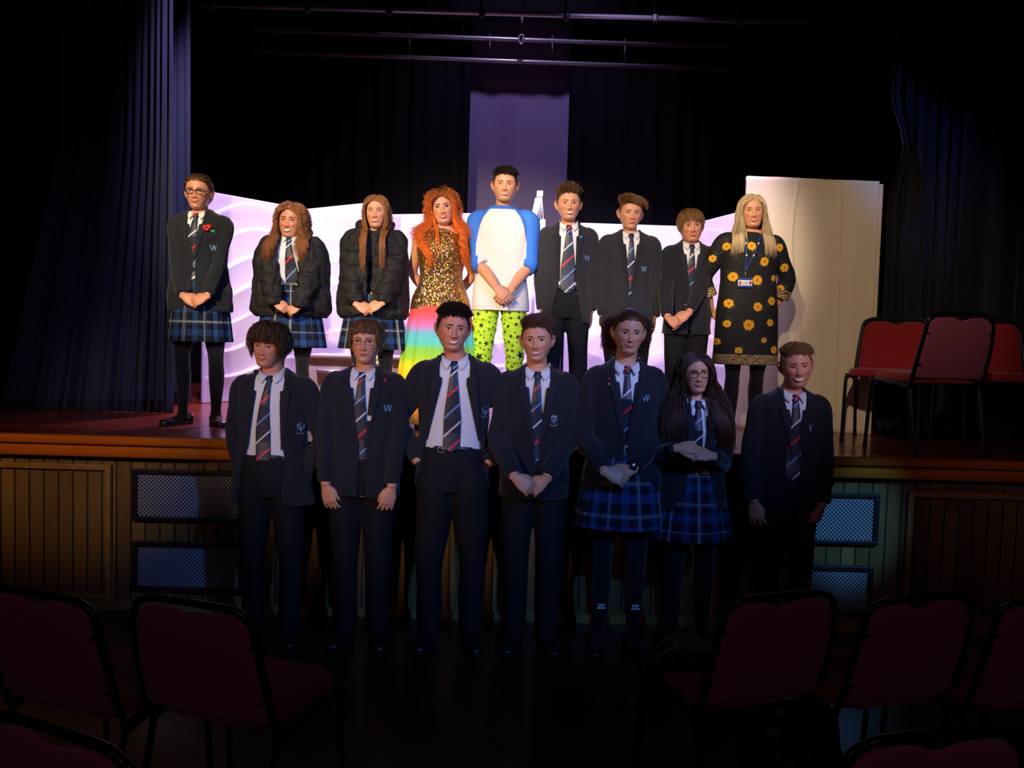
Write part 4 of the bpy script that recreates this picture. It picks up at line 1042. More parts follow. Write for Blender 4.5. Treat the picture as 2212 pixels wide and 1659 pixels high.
        fold(me, folds * .6, 34, self.seed + 2, stretch=(.7, 1, 1), mask=lambda V: np.clip((np.abs(V[:, 0]) - .12 * k) / .05, .12, 1) * np.clip((1.34 * k - V[:, 2]) / (.15 * k), 0, 1)); fold(me, folds, 15, self.seed, stretch=(1, 1, .7), mask=lambda V: .25 + .75 * np.clip((1.34 * k - V[:, 2]) / (.15 * k), 0, 1)); me.materials.append(m)
        bo = bpy.data.objects.new('blazer', me); COL.objects.link(bo); bo.parent = self.root; self.bb = bvh_of(me)
        # lapels: collar piece above the notch, lapel below
        zlow = vz + .01 if open_ is None else 1.06
        for s in (-1, 1):
            def edge(z): 
                o_ = op(z); return (o_ if not hasattr(o_, '__len__') else (o_[0] if s < 0 else o_[1])) * k
            def fn(u, v, s=s):
                z = zlow + (1.372 - zlow) * v; e = edge(z) - .006 * k; wd = lapel * k * (.12 + .88 * v ** .75); x = s * (e + wd * u); zz = z * k + .012 * k * u * v
                y = front(self.bb, x, zz, None); y = y if y is not None else -.11 * k
                yin = front(self.bb, s * (e + .020), z * k, None); yin = yin if yin is not None else y
                return (x, min(y, yin + .004) - .0045 - .003 * math.sin(PI * u), zz), (0, 1, 0)
            obj('lapel', sheet(fn, 8, 40, .003), m_lapel, bo)
            def fn2(u, v, s=s):
                z = 1.378 + (1.478 - 1.378) * v; e = edge(min(z, 1.44)) - .006 * k + (.004 * k * v); wd = (.036 - .010 * v) * k; x = s * (e + wd * u) ; zz = z * k - .012 * k * u * (1 - v)
                y = front(self.bb, x, zz, None); y = y if y is not None else -(.10 - .6 * (z - 1.38)) * k
                return (x, y - .0050 - .002 * math.sin(PI * u), zz), (0, 1, 0)
            obj('collar', sheet(fn2, 6, 14, .003), m_lapel, bo)
        if buttons:
            for i in range(2):
                z = (vz - .01 - .085 * i) * k; x = .008 if open_ is None else (op(z / k)[1] + .012) * k
                obj('button', sphere((x, front(self.bb, x, z, -.12) - .002, z), (.0085, .004, .0085), 14, 8), m_btn, bo)
        # chest pocket welt and badge
        bx, bz = (.105 * k, 1.235 * k) if badge_px is None else self.P(badge_px[0], badge_px[1], .12)[[0, 2]]
        if badge == 'W':
            h = .020; W_ = [[(-1.25, 1), (-.95, 1), (-.45, -1), (-.68, -1)], [(-.68, -1), (-.45, -1), (.02, .75), (-.12, .75)], [(-.12, 1), (.22, 1), (.62, -1), (.38, -1)], [(.38, -1), (.62, -1), (1.12, 1), (.92, 1)],
                           [(-1.42, .88), (-.78, .88), (-.78, 1), (-1.42, 1)], [(-.28, .88), (.38, .88), (.38, 1), (-.28, 1)], [(.75, .88), (1.3, .88), (1.3, 1), (.75, 1)]]
            b_ = obj('embroidered_badge', conform(self.bb, W_, bx, bz, h * .82, .004, .004), m_wemb, bo, smooth=False, label='pale blue letter W embroidered on the chest')
            R2 = [[(1.2, -.35), (1.7, -.35), (1.7, -.2), (1.2, -.2)], [(1.6, -.7), (1.72, -.7), (1.72, .3), (1.6, .3)]]
            obj('monogram', conform(self.bb, R2, bx, bz, h * .82, .004, .004), m_remb, b_, smooth=False)
        elif badge == 'crest':
            Cc = [[(-.8, .9), (-.6, .9), (-.55, -.2), (-.75, -.2)], [(.6, .9), (.8, .9), (.75, -.2), (.55, -.2)], [(-.75, -.2), (-.55, -.2), (.05, -1), (-.05, -1.1)], [(.55, -.2), (.75, -.2), (.05, -1.1), (-.05, -1)],
                  [(-.8, .9), (.8, .9), (.8, .45), (-.8, .45)], [(-.12, .4), (.12, .4), (.12, -.8), (-.12, -.8)], [(-.5, .0), (.5, .0), (.5, -.2), (-.5, -.2)],
                  [(-1.1, -1.1), (-.9, -1.1), (-.5, -1.6), (-.6, -1.75)], [(-.6, -1.75), (-.5, -1.55), (.5, -1.55), (.6, -1.75)], [(.5, -1.55), (.6, -1.75), (1.1, -1.1), (.9, -1.1)],
                  [(-.35, 1.0), (-.15, 1.0), (-.15, 1.15), (-.35, 1.15)], [(.15, 1.0), (.35, 1.0), (.35, 1.15), (.15, 1.15)], [(-.08, 1.0), (.08, 1.0), (.08, 1.2), (-.08, 1.2)]]
            obj('embroidered_badge', conform(self.bb, Cc, bx, bz, .020, .004, .004), m_crest, bo, smooth=False, label='grey shield crest with a scroll embroidered on the chest')
        for s in (-1, 1):
            z = .93 * k; x = s * .12 * k; y = front(self.bb, x, z, -.13)
            obj('pocket_flap', rbox(x - .055 * k, x + .055 * k, y - .004, y + .006, z - .02, z + .02, .003), m_lapel, bo) if (s, 0) and getattr(self, 'flaps', False) else None
        self.blz = bo; return bo
    def trousers(self, m=None, belt=False, buckle=None, r=(.098, .084, .066, .062, .060), break_=.055):
        k, w = self.k, self.w; m = m or m_trouser; parts = []
        for s in (-1, 1):
            hip, kn, an = self.arms[('leg', s)]
            parts.append(tube([hip + (0, 0, .08 * k), hip, hip * .5 + kn * .5, kn, kn * .45 + an * .55, np.array((an[0], an[1] - .006, break_ * k))], [(.085 * k * w, .10 * k * w), (r[0] * k * w, (r[0] + .012) * k * w), (r[1] * k * w,) * 2, (r[2] * k,) * 2, (r[3] * k,) * 2, (r[4] * k, (r[4] + .012) * k)], n=26, seg=60))
        rings = [ell((0, 0, z * k), (a + .012) * k * w, (b + .012) * k * w, 44, 2.3) for z, a, b in sorted(self.T) if z <= 1.0]; rings.append(ell((0, 0, 1.035 * k), .148 * k * w, .104 * k * w, 44, 2.3)); parts.append(loft(rings))
        me = union(parts, .0085, 3); fold(me, .0065, 13, self.seed + 9, stretch=(1, 1, .8), mask=lambda V: .3 + .7 * np.clip(1 - np.abs(V[:, 2] - .45 * k) / (.5 * k), 0, 1)); me.materials.append(m)
        o = bpy.data.objects.new('trousers', me); COL.objects.link(o); o.parent = self.root
        if belt:
            b = obj('belt', tube([((.153 * k * w) * math.sin(t), -(.112 * k) * math.cos(t), 1.015 * k) for t in np.linspace(0, 2 * PI, 60, endpoint=False)], [(.016 * k, .004)] * 60, n=8, up=(0, -1, 0), closed=True), m_shoe, self.root)
            if buckle is not None: obj('buckle', tube([(buckle + .018 * math.cos(t), -.119 * k, 1.015 * k + .016 * math.sin(t)) for t in np.linspace(0, 2 * PI, 16, endpoint=False)], .0025, n=8, closed=True), m_steel, b)
        return o
    def tights(self, m=None):
        k, w = self.k, self.w; parts = []
        for s in (-1, 1):
            hip, kn, an = self.arms[('leg', s)]
            parts.append(tube([hip + (0, 0, .05), hip * .5 + kn * .5, kn, (kn * .62 + an * .38) + (0, .014, 0), an + (0, 0, .05), an, an + (0, .0, -.045)], [.086 * k * w, .070 * k * w, .052 * k, .0525 * k, .035 * k, .038 * k, .038 * k], n=22, seg=40)); fo = math.sin(self.foot_out) * s
            parts.append(tube([an + (0, .03, -.02), an + (fo * .04, -.04, -.040), an + (fo * .14, -.14, -.055)], [(.034 * k, .038 * k), (.036 * k, .027 * k), (.030 * k, .017 * k)], n=14, seg=12))
        parts.append(sphere((0, 0, .90 * k), (.15 * k * w, .09 * k, .08 * k)))
        me = union(parts, .007, 2); me.materials.append(m or m_tights); o = bpy.data.objects.new('tights', me); COL.objects.link(o); o.parent = self.root
        return o
    def shoes(self, strap=False, m=None, size=1.0):
        k = self.k
        for s in (-1, 1):
            an = self.arms[('leg', s)][2]; fo = self.foot_out * s
            rings = []; prof = [(.075, .024, .050), (.060, .034, .066), (.02, .036, .074 if not strap else .045), (-.03, .038, .062 if not strap else .034), (-.08, .044, .050 if not strap else .034), (-.13, .044, .042 if not strap else .034), (-.165, .034, .034), (-.183, .014, .024)]
            for y, a, h in prof:
                t = np.linspace(0, 2 * PI, 24, endpoint=False); x = a * np.sign(np.cos(t)) * np.abs(np.cos(t)) ** .8; z = h * .5 + h * .5 * np.sign(np.sin(t)) * np.abs(np.sin(t)) ** .7 + .006
                rings.append(np.stack([x, np.full(24, y), z], 1))
            M = Matrix.Translation((an[0], an[1], 0)) @ Matrix.Rotation(fo, 4, 'Z') @ Matrix.Scale(k * size, 4)
            rings2 = catmull(np.array(rings).reshape(len(rings), -1), 30).reshape(30, 24, 3)
            sh = obj('shoe', xform(loft(list(rings2)), M), m or m_shoe, self.root)
            V, F = loft([ell((0, -.054, z), .046 * q_, .132 * q_, 40, 2.6) for z, q_ in ((0, .96), (.004, 1), (.016, .99), (.019, .93))])
            obj('sole', xform((V, F), M), m_sole, sh)
            if strap: obj('strap', xform(tube([(-.036, .012, .03), (-.03, -.0, .066), (0, -.012, .082), (.03, -.0, .066), (.036, .012, .03)], [(.003, .008)] * 5, n=8, seg=18, up=(0, -1, 0)), M), m or m_shoe, sh)
    def skirt(self, hem=.565, top=1.03, rh=.215, pleat=.012, folds=28, rt=.135, m=None, ph=0):
        k, w = self.k, self.w; n, nz = 520, 110; V = []; t = np.linspace(0, 2 * PI, n, endpoint=False); cols = []
        saw = ((t * folds / (2 * PI)) % 1); saw = np.where(saw < .8, saw / .8, (1 - saw) / .2)
        for j in range(nz + 1):
            f = j / nz; z = (top + (hem - top) * f) * k; r = (rt + (rh - rt) * min(1, f * 1.02) ** .8) * k * w
            rr = r + pleat * (f ** .7) * (saw - .5) * k + .006 * f * np.sin(t * 5 + self.seed) + .004 * f * np.sin(t * 11 + 2 * self.seed)
            V.append(np.stack([rr * np.sin(t), -rr * .74 * np.cos(t), np.full(n, z) - .0 * t], 1)); cols.append(plaid_rgb(t * .215 * k * w + ph, np.full(n, z / k)))
        inner = [v - np.array((0, 0, 0)) for v in V[::-1]]
        Vo, F = loft(V, cap=False); me = mesh_of('skirt', Vo, F); paint(me, np.vstack(cols)); me.materials.append(m or m_plaid)
        o = bpy.data.objects.new('skirt', me); COL.objects.link(o); o.parent = self.root
        sm = o.modifiers.new('cloth_thickness', 'SOLIDIFY'); sm.thickness = .004
        return o
    def glasses(self, m, rx=.0245, rz=.0165, r=.0019, sq=3.0, z=-.002, label=None):
        M = self.HM; gl = None; parts = []; yf = front(self.hb, .030, 0) - .017; lens = []
        for s in (-1, 1):
            pts = [(s * .0325 + q_[0], yf + .004 * abs(q_[0] * s > 0) * (q_[0] / rx) ** 2, z + q_[1]) for q_ in ell((0, 0, 0), rx, rz, 36, sq)[:, :2]]
            parts.append(tube(pts, r, n=8, closed=True)); lens.append(pts)
            parts.append(tube([(s * (.0325 + rx), yf + .002, z + rz * .5), (s * .077, -.055, z + .008), (s * .083, -.01, z + .008), (s * .083, .018, z + .004)], r * .9, n=8, seg=16))
        parts.append(tube([(-.0325 + rx, yf, z + .003), (0, yf - .003, z + .006), (.0325 - rx, yf, z + .003)], r, n=8, seg=8))
        g_ = obj('glasses', xform(join(parts), M), m, self.root, label=label)
        for pts in lens:
            P = np.array(pts); c = P.mean(0); V = np.vstack([P, [c - (0, .0015, 0)]]); n = len(P); F = [(i, (i + 1) % n, n) for i in range(n)]
            obj('lens', xform((V, F), M), m_glass, g_, smooth=False, fix=False)
        return g_
def glass_mat():
    m = bpy.data.materials.new('spectacle glass'); m.use_nodes = True; nt = m.node_tree; N = nt.nodes; N.remove(N['Principled BSDF'])
    t = N.new('ShaderNodeBsdfTransparent'); g = N.new('ShaderNodeBsdfGlossy'); g.inputs['Roughness'].default_value = .03; f = N.new('ShaderNodeFresnel'); f.inputs[0].default_value = 1.45
    x = N.new('ShaderNodeMixShader'); nt.links.new(f.outputs[0], x.inputs[0]); nt.links.new(t.outputs[0], x.inputs[1]); nt.links.new(g.outputs[0], x.inputs[2]); nt.links.new(x.outputs[0], N['Material Output'].inputs[0]); return m
m_glass = glass_mat(); m_gf = mat('black glasses frame', '120e10', rough=.3); m_gw = mat('wire glasses frame', '5a4038', rough=.35, metal=.6)
# ------------------------------------------------------------------ the cast
def brow_m(n, c): return mat('brow ' + n, c, rough=.8)
BR = {'dark': brow_m('dark', '1c120c'), 'brown': brow_m('brown', '3a2516'), 'light': brow_m('light', '7a5634'), 'grey': brow_m('blond', '8a7458')}
H_ = {'dark': hair_mat('dark brown', '32221a'), 'brown': hair_mat('brown', '553822'), 'mid': hair_mat('mid brown', '7a5430'), 'curlbrown': hair_mat('curly brown', '945c30'), 'auburn': hair_mat('auburn', '54301f'),
      'sandy': hair_mat('sandy', '8e6840'), 'blond': hair_mat('ash blond', 'cdb48c'), 'white': hair_mat('dyed orange', 'ffffff', .5), 'two': hair_mat('dip brown', 'ffffff', .45)}
def clasp(P, R_, L_, fwd=.175, over=1, curl=(.55, .75, .5), dz=-.42, hsz=1.0, dy=-.12):
    """hands joined in front: R_/L_ wrist pixels; over=1 person's left hand on top"""
    for s, w_ in ((-1, R_), (1, L_)):
        top = (s == over); f = fwd + (.030 if top else 0)
        P.arm(s, P.P(w_[0], w_[1], f), hdir=(-s * .88, dy - (.02 if top else 0), dz if top else dz * 1.1), hn=(0, -1, .45), curl=curl if top else (.7, .8, .5), hsz=hsz, thumb=(.35, .5))
def down(P, s, w_, fwd=.03, hdir=None, curl=(.35, .55, .4), hn=None, pole=None, hand=True, spread=.05):
    P.arm(s, P.P(w_[0], w_[1], fwd), hdir=hdir or (-s * .12, -.10, -1), hn=hn or (s * .75, -.65, 0), curl=curl, pole=pole or (s * .8, .6, 0), hand=hand, thumb=(.25, .25), spread=spread)
def base_hair(n=900, L=(.018, .028), comb=(0, -.6, .2), lift=.7,  w=.0017, hl=.070, **kw):
    """short back and sides"""
    d = dict(n=n, len=L, dir=d_comb(comb, lift * .4), nocoll=1, hug=.25, grav=.05, seg=4, w=w, off=.003, hairline=hl, jit=.06); d.update(kw); return d
top_reg = lambda R: R[:, 2] > .062
side_reg = lambda R: R[:, 2] <= .075
def comm(**kw): d = dict(browm=BR['brown']); d.update(kw); return d

# ---- back row --------------------------------------------------------------
YB_ = 5.69
p = Person('tall girl with glasses, red poppy on her blazer and tartan skirt, beside the left curtain', 432, 376, YB_, DECK, hair_up=.008, hs=.96, female=True, skin='rosy', head=(4, 2, 2), seed=11, legs_gap=.10, body_px=433, foot_out=.55, w=1.14)
clasp(p, (396, 640), (446, 646), fwd=.165, over=1); p.legs_gap = .115
p.body(comm(smile_amt=0.01, mouth=0.026, browm=BR['brown'], blush=1.2, jaw=.95))
p.hair([dict(n=1400, len=(.12, .15), dir=d_to((0, .12, -.01), .0), grav=.0, seg=10, w=.0021, off=.0065, hug=.2, pull=lambda q, P, R, t: (np.array((0, .105, -.01)) - q) * 4.0, jit=.01),
        dict(n=160, len=(.22, .30), region=lambda R: (R[:, 1] > .08) & (R[:, 2] < .02) & (np.abs(R[:, 0]) < .03), dir=d_comb((0, .3, -1), .4), grav=.6, seg=10, w=.002, wave=.003)], H_['brown'], capoff=.002)
p.shirt(tie_seed=1.1, tie_x=-.012); p.blazer(vz=1.13, hem=.79, badge_px=(459, 535), wide=.98, vtop=.050); p.skirt(hem=.580, rh=.190, rt=.14); p.tights(); p.shoes(strap=True); p.glasses(m_gf, rz=.0155, r=.0024, label='dark rectangular glasses')
k = p.k; x, z = p.P(450, 492, .1)[[0, 2]]; yb = front(p.bb, x, z) - .012
po = empty('poppy', (0, 0, 0)); po.parent = p.root; m_pop = mat('poppy red', 'c8101c', rough=.7); 
def petal(cx, cz, r, y): return tube([(cx, y, cz), (cx, y - .004, cz)], [(r, r * .8), (r * .9, r * .75)], n=18, up=(0, 0, 1))
obj('petals', join([petal(x - .010, z, .019, yb), petal(x + .011, z + .003, .019, yb - .003), petal(x, z - .012, .016, yb - .005)]), m_pop, po)
obj('centre', petal(x, z, .006, yb - .009), m_btn, po); obj('leaf', conform(p.bb, [[(-1, 0), (0, .5), (1, .2), (1.2, -.9), (0, -.7)]], x + .028, z - .018, .014, .008, .003), mat('green leaf', '1f8a3a'), po, smooth=False)

def puffer(P, open_, hem=.80, wide=1.0, zip_=True):
    k, w = P.k, P.w
    T = [(hem, .225, .150), (hem + .04, .250, .175), (.95, .250, .18), (1.05, .238, .175), (1.15, .236, .170), (1.25, .236, .170), (1.34, .226, .158), (1.40, .200, .135), (1.44, .150, .115), (1.475, .110, .10)]
    T = [(z, a * wide, b) for z, a, b in T]; P.shell_T = T
    S = [P.shell(T, open_, th=.022)]
    for s in (-1, 1):
        S.append(P.sleeve(s, r=(.090, .086, .080, .076, .056), end=P.__dict__.get('slv', .99), puff=.12))
    hood = [(.080 * k * math.sin(t) * 1.3, .030 * k - .100 * k * math.cos(t), (1.485 + .030 * (1 - math.cos(t)) / 2) * k) for t in np.linspace(.75, 2 * PI - .75, 16)]
    S.append(tube(hood, [.032 * k + .018 * k * math.sin(PI * i / 15) for i in range(16)], n=14, seg=40))
    S.append(sphere((0, .115 * k, 1.44 * k), (.12 * k, .05 * k, .07 * k)))
    me = union(S, .0062, 3); V = coords(me); N = normals(me)
    tor = np.clip((.235 * k * wide - np.abs(V[:, 0])) / .03, 0, 1) * np.clip((1.40 * k - V[:, 2]) / .05, 0, 1)
    arms_front = (V[:, 1] < -.20).astype(float)
    q = np.abs(np.sin(V[:, 2] * PI / (.098 * k) + .25 * np.sin(V[:, 0] * 9))); d = .019 * (q ** .40 - 1) * tor
    set_coords(me, V + N * d[:, None]); fold(me, .004, 24, P.seed, sharp=True); fold(me, .004, 50, P.seed + 3, sharp=True); me.materials.append(m_puffer)
    o = bpy.data.objects.new('puffer_jacket', me); COL.objects.link(o); o.parent = P.root; P.bb = bvh_of(me)
    if zip_:
        for s in (-1, 1):
            pts = []
            for z in np.linspace(hem + .01, 1.40, 24):
                op = open_(z); e = (op[0] if s < 0 else op[1]) if hasattr(op, '__len__') else op
                x = s * (e * k + .008); pts.append((x, front(P.bb, x, z * k, -.15) - .001, z * k))
            obj('zip', tube(pts, .0035, n=6), m_btn, o)
    return o
p = Person('smiling girl in an open black puffer jacket with long curly brown hair and tie', 632, 434, 5.94, DECK, hair_up=.020, hs=1.0, female=True, skin='rosy', head=(-4, 2, 3), seed=12, legs_gap=.095, body_px=630, w=1.2)
clasp(p, (594, 668), (646, 668), fwd=.235, over=-1, hsz=.95)
p.body(comm(open=0.011, smile_amt=0.012, mouth=0.03, jaw=1.08, cheek=1.5, blush=1.6, eye=.8, browm=BR['brown'], stubble=0))
cpull = lambda tx, ty: (lambda q, P, R, t: np.stack([np.sign(R[:, 0] + .001) * np.clip(tx * (.50 + .75 * ((np.sin(R @ np.array((1234.5, 877.1, 553.3))) * 437.58) % 1)) - np.abs(q[:, 0]), -.1, .1) * np.where(q[:, 2] < -.03, 6, 1.5), np.where(t > .3, (ty - q[:, 1]) * 2.0, 0), np.zeros(len(q))], 1))
p.coll = (.25, .205)
p.hair([dict(n=2200, len=(.24, .34), dir=d_part(.006, .15, -.0), grav=.55, seg=22, w=.0018, clumps=260, clump=.5, wave=.011, lam=.072, wave0=.08, off=.010, pull=cpull(.135, -.11), jit=.05, region=lambda R: R[:, 1] < .06, noface=1, hug=.12),
        dict(n=350, len=(.2, .28), dir=d_comb((0, .5, -1), .3), grav=.5, seg=16, w=.0018, clumps=40, clump=.7, wave=.014, lam=.055, region=lambda R: R[:, 1] > .04),
        dict(n=220, len=(.02, .06), dir=d_part(.006, .5), grav=.1, seg=6, w=.0009, wave=.004, lam=.03)], H_['curlbrown'], capoff=.006)
p.shirt(tie_seed=2.2, tie_len=1.03, tie_x=.03, tie_lean=.006)
p.slv = 1.10
oA = lambda z: (.058 + .02 * max(0, 1.2 - z), .075 + .0 * z)
puffer(p, oA, hem=.84, wide=1.04); p.skirt(hem=.60, top=1.08, rh=.225, rt=.15, ph=.06); p.tights(); p.shoes(strap=True)

p = Person('girl in a zipped black puffer jacket with long straight auburn hair over one shoulder', 815, 420, 5.97, DECK, hair_up=.010, hs=.96, female=True, skin='fair', head=(0, 1, -1), seed=13, body_px=808, legs_gap=.10, w=1.12)
clasp(p, (770, 666), (822, 668), fwd=.22, over=1, hsz=1.0)
p.body(comm(smile_amt=0.006, mouth=0.026, open=0.006, blush=1.0, jaw=.98, browm=BR['light'], iris='blue', cheek=1.1))
p.coll = (.25, .215)
p.hair([dict(n=2000, len=(.34, .44), dir=d_part(.004, .08), grav=.7, seg=20, w=.0016, clumps=140, clump=.3, wave=.005, lam=.11, off=.006, pull=cpull(.072, -.155), jit=.03, region=lambda R: R[:, 1] < .055, noface=1, hug=.1),
        dict(n=500, len=(.25, .35), dir=d_comb((0, .5, -1), .3), grav=.6, seg=14, w=.0017, clumps=30, clump=.5, wave=.004, region=lambda R: R[:, 1] > .03)], H_['curlbrown'], capoff=.002)
p.shirt(m=mat('dark jumper', '1c1c22', rough=.9), tie=False, btns=0)
puffer(p, lambda z: .012 + .03 * max(0, (z - 1.22) / .2), hem=.80, wide=.97); p.skirt(hem=.575, top=.98, rh=.225, rt=.16, ph=.03); p.tights(); p.shoes(strap=True)

# red-haired performer
p = Person('performer with big curly orange hair, gold sequin top and rainbow skirt', 957, 404, 5.97, DECK, hair_up=.030, hs=.98, female=True, skin='fair', head=(2, 1, -8), seed=14, body_px=954, w=1.16)
k = p.k
for s in (-1, 1): p.arm(s, (s * .07, .17, .93 * k), pole=(s * 1, .2, -.1), hdir=(-s * .5, .1, -.8), hn=(0, 1, 0))
p.T = [(z, a * (1.0 if z > 1.15 else 1.03), b) for z, a, b in TR_F]
p.body(comm(open=0.006, smile_amt=0.009, mouth=0.027, lip=1.25, lipm=m_lipd, lash=1.7, eye=1.15, browm=BR['dark'], browt=1.1, blush=1.2, jaw=1.02, cheek=1.3))
def dye(t, V, R):
    a = np.clip((t - .04) / .22, 0, 1)[:, None]; return (1 - a) * np.array(lin('6a4426')) + a * np.array(lin('ea721e'))
p.coll = (.19, .15)
big = lambda q, P, R, t: np.stack([np.sign(R[:, 0] + .0005) * np.where((q[:, 2] > -.15) & (q[:, 2] < .03), .12, .0) + np.sign(R[:, 0] + .0005) * np.where(q[:, 2] < -.05, np.clip(.20 - np.abs(q[:, 0]), -.2, .2) * 2.6, 0), np.where(t > .3, (np.where(R[:, 1] < .03, -.10, .10) - q[:, 1]) * 1.6, 0), np.zeros(len(q))], 1)
p.hair([dict(n=2500, len=(.38, .54), dir=d_radial(.0, .012, -.03), grav=.38, seg=42, w=.0020, clumps=380, clump=.4, wave=.011, lam=.072, wave0=.12, off=.010, pull=big, jit=.07, tint=dye, noface=1, partx=.012, hug=.42),
        dict(n=700, len=(.2, .4), dir=d_radial(.1, .012, -.03), grav=.22, seg=26, w=.0011, clumps=150, clump=.3, wave=.013, lam=.06, wave0=.06, off=.018, pull=big, jit=.10, tint=dye, noface=1, partx=.012, hug=.30)], H_['white'], capoff=.010, tint=dye)
# sequin top
m_seq = bpy.data.materials.new('gold sequins'); m_seq.use_nodes = True; nt = m_seq.node_tree; b = nt.nodes['Principled BSDF']
tc = nt.nodes.new('ShaderNodeTexCoord'); vo = nt.nodes.new('ShaderNodeTexVoronoi'); vo.inputs['Scale'].default_value = 230; nt.links.new(tc.outputs['Object'], vo.inputs['Vector'])
sb = nt.nodes.new('ShaderNodeVectorMath'); sb.operation = 'SUBTRACT'; nt.links.new(vo.outputs['Color'], sb.inputs[0]); sb.inputs[1].default_value = (.5, .5, .5)
sm = nt.nodes.new('ShaderNodeVectorMath'); sm.operation = 'SCALE'; sm.inputs['Scale'].default_value = .85; nt.links.new(sb.outputs[0], sm.inputs[0])
ge = nt.nodes.new('ShaderNodeNewGeometry'); ad = nt.nodes.new('ShaderNodeVectorMath'); ad.operation = 'ADD'; nt.links.new(sm.outputs[0], ad.inputs[0]); nt.links.new(ge.outputs['Normal'], ad.inputs[1])
no = nt.nodes.new('ShaderNodeVectorMath'); no.operation = 'NORMALIZE'; nt.links.new(ad.outputs[0], no.inputs[0]); nt.links.new(no.outputs[0], b.inputs['Normal'])
cr = nt.nodes.new('ShaderNodeValToRGB'); e = cr.color_ramp.elements; e[0].color = (*lin('a8581c'), 1); e[1].color = (*lin('f4dc9a'), 1); e[0].position = .1; e[1].position = .95
n_ = cr.color_ramp.elements.new(.5); n_.color = (*lin('d89a3c'), 1); n_ = cr.color_ramp.elements.new(.8); n_.color = (*lin('c8b48c'), 1)
sx_ = nt.nodes.new('ShaderNodeSeparateColor'); nt.links.new(vo.outputs['Color'], sx_.inputs[0]); nt.links.new(sx_.outputs[0], cr.inputs[0]); nt.links.new(cr.outputs[0], b.inputs['Base Color'])
b.inputs['Metallic'].default_value = .9; b.inputs['Roughness'].default_value = .2
rings = []
for z, a, b_ in ((.865, .190, .125), (.90, .188, .126), (.96, .176, .118), (1.03, .150, .106), (1.10, .135, .100), (1.17, .140, .112), (1.25, .154, .138), (1.29, .158, .142), (1.34, .155, .128), (1.38, .146, .108), (1.41, .132, .090), (1.43, .112, .080), (1.445, .088, .070)):
    rings.append(ell((0, 0, z * k), a * k * p.w, b_ * k, 72, 2.2))
R2 = catmull(np.array(rings).reshape(len(rings), -1), 80).reshape(80, 72, 3)
sq = p.add('sequin_top', loft(list(R2)), m_seq, label='gold sequin sleeveless top')
obj('hem_trim', tube([tuple(v) for v in ell((0, 0, .866 * k), .191 * k * p.w, .126 * k, 90, 2.2)], .004, n=6, closed=True), m_seq, sq)
t = np.linspace(0, 2 * PI, 360, endpoint=False); V = []; C_ = []
stops = [(.90, 'e8503c'), (.84, 'ee4a48'), (.79, 'e85880'), (.73, 'b878c0'), (.69, '60b0c8'), (.61, '50c4b4'), (.575, '7cc450'), (.50, '98cc28'), (.45, 'e0d81c'), (.35, 'f0c010'), (.03, 'f08a20')]
for f in np.linspace(0, 1, 150):
    z = (.885 + (.03 - .885) * f); a = .178 + .115 * f ** .8; r_ = 1 + (.012 + .055 * f) * np.sin(t * 17 + 1.5 * np.sin(t * 3)) * .8
    V.append(np.stack([a * k * p.w * r_ * np.sin(t), -a * .72 * k * r_ * np.cos(t), np.full(360, z * k)], 1))
    zz = [s_[0] for s_ in stops][::-1]; cc = np.array([lin(s_[1]) for s_ in stops][::-1]); c = np.array([np.interp(z, zz, cc[:, i]) for i in range(3)]); C_.append(np.tile(c, (360, 1)))
Vv, F = loft(V, cap=False); me = mesh_of('rainbow_skirt', Vv, F); paint(me, np.vstack(C_)); me.materials.append(m_paint)
o = bpy.data.objects.new('rainbow_skirt', me); COL.objects.link(o); o.parent = p.root; o['label'] = 'long skirt fading from coral to turquoise, green and yellow'; o.modifiers.new('cloth_thickness', 'SOLIDIFY').thickness = .003
p.shoes()
obj('nose_ring', xform(tube([(.012 + .004 * math.cos(t_), front(p.hb, .012, -.040) - .002, -.042 + .004 * math.sin(t_)) for t_ in np.linspace(0, 2 * PI, 12, endpoint=False)], .0008, n=6, closed=True), p.HM), m_steel, p.root)
for s in (-1, 1): obj('earring', xform(tube([(s * .082, .0, -.055 + .022 * math.cos(t_) - .0) if 0 else (s * .081 + .001, .004 + .018 * math.cos(t_), -.058 + .018 * math.sin(t_)) for t_ in np.linspace(0, 2 * PI, 20, endpoint=False)], .001, n=6, closed=True), p.HM), m_steel, p.root)

# the man in the raglan shirt
p = Person('tall man in a white and blue raglan shirt and lime green star trousers', 1091, 360, 5.97, DECK, hair_up=.018, hs=.965, skin='fair', head=(0, 1, 1), seed=15, body_px=1084, legs_gap=.105, w=1.09)
k = p.k
p.arm(-1, p.P(1072, 620, .20), hdir=(.72, -.10, -.70), hn=(0, -1, .3), curl=(.3, .5, .4), thumb=(.3, .4)); p.arm(1, p.P(1104, 626, .165), hdir=(-.78, -.08, -.62), hn=(0, -1, .3), curl=(.5, .7, .5), thumb=(.3, .4))
p.body(comm(open=0.008, smile_amt=0.008, mouth=0.029, jaw=1.04, chin=1.2, browm=BR['dark'], browt=1.3, stubble=1, blush=.7, nose=1.1, eye=.8))
p.hair([base_hair(1300, (.010, .018), (0, -.3, -.5), .5), dict(n=2600, len=(.022, .038), region=top_reg, dir=d_comb((.25, -.6, .5), .55), hug=.12, grav=.03, seg=6, w=.0014, clumps=260, clump=.25, off=.006, hairline=.068, jit=.08)], H_['dark'], hl=.068, capoff=.005)
rings = []
TT = [(.79, .176, .118), (.84, .174, .118), (.92, .168, .116), (1.0, .158, .108), (1.10, .156, .104), (1.2, .166, .112), (1.30, .174, .118), (1.38, .170, .106), (1.42, .152, .090), (1.45, .108, .076), (1.468, .082, .070)]
for z, a, b_ in TT: rings.append(ell((0, 0, z * k), a * k * p.w, b_ * k, 64, 2.3))
S_ = [loft(rings)]
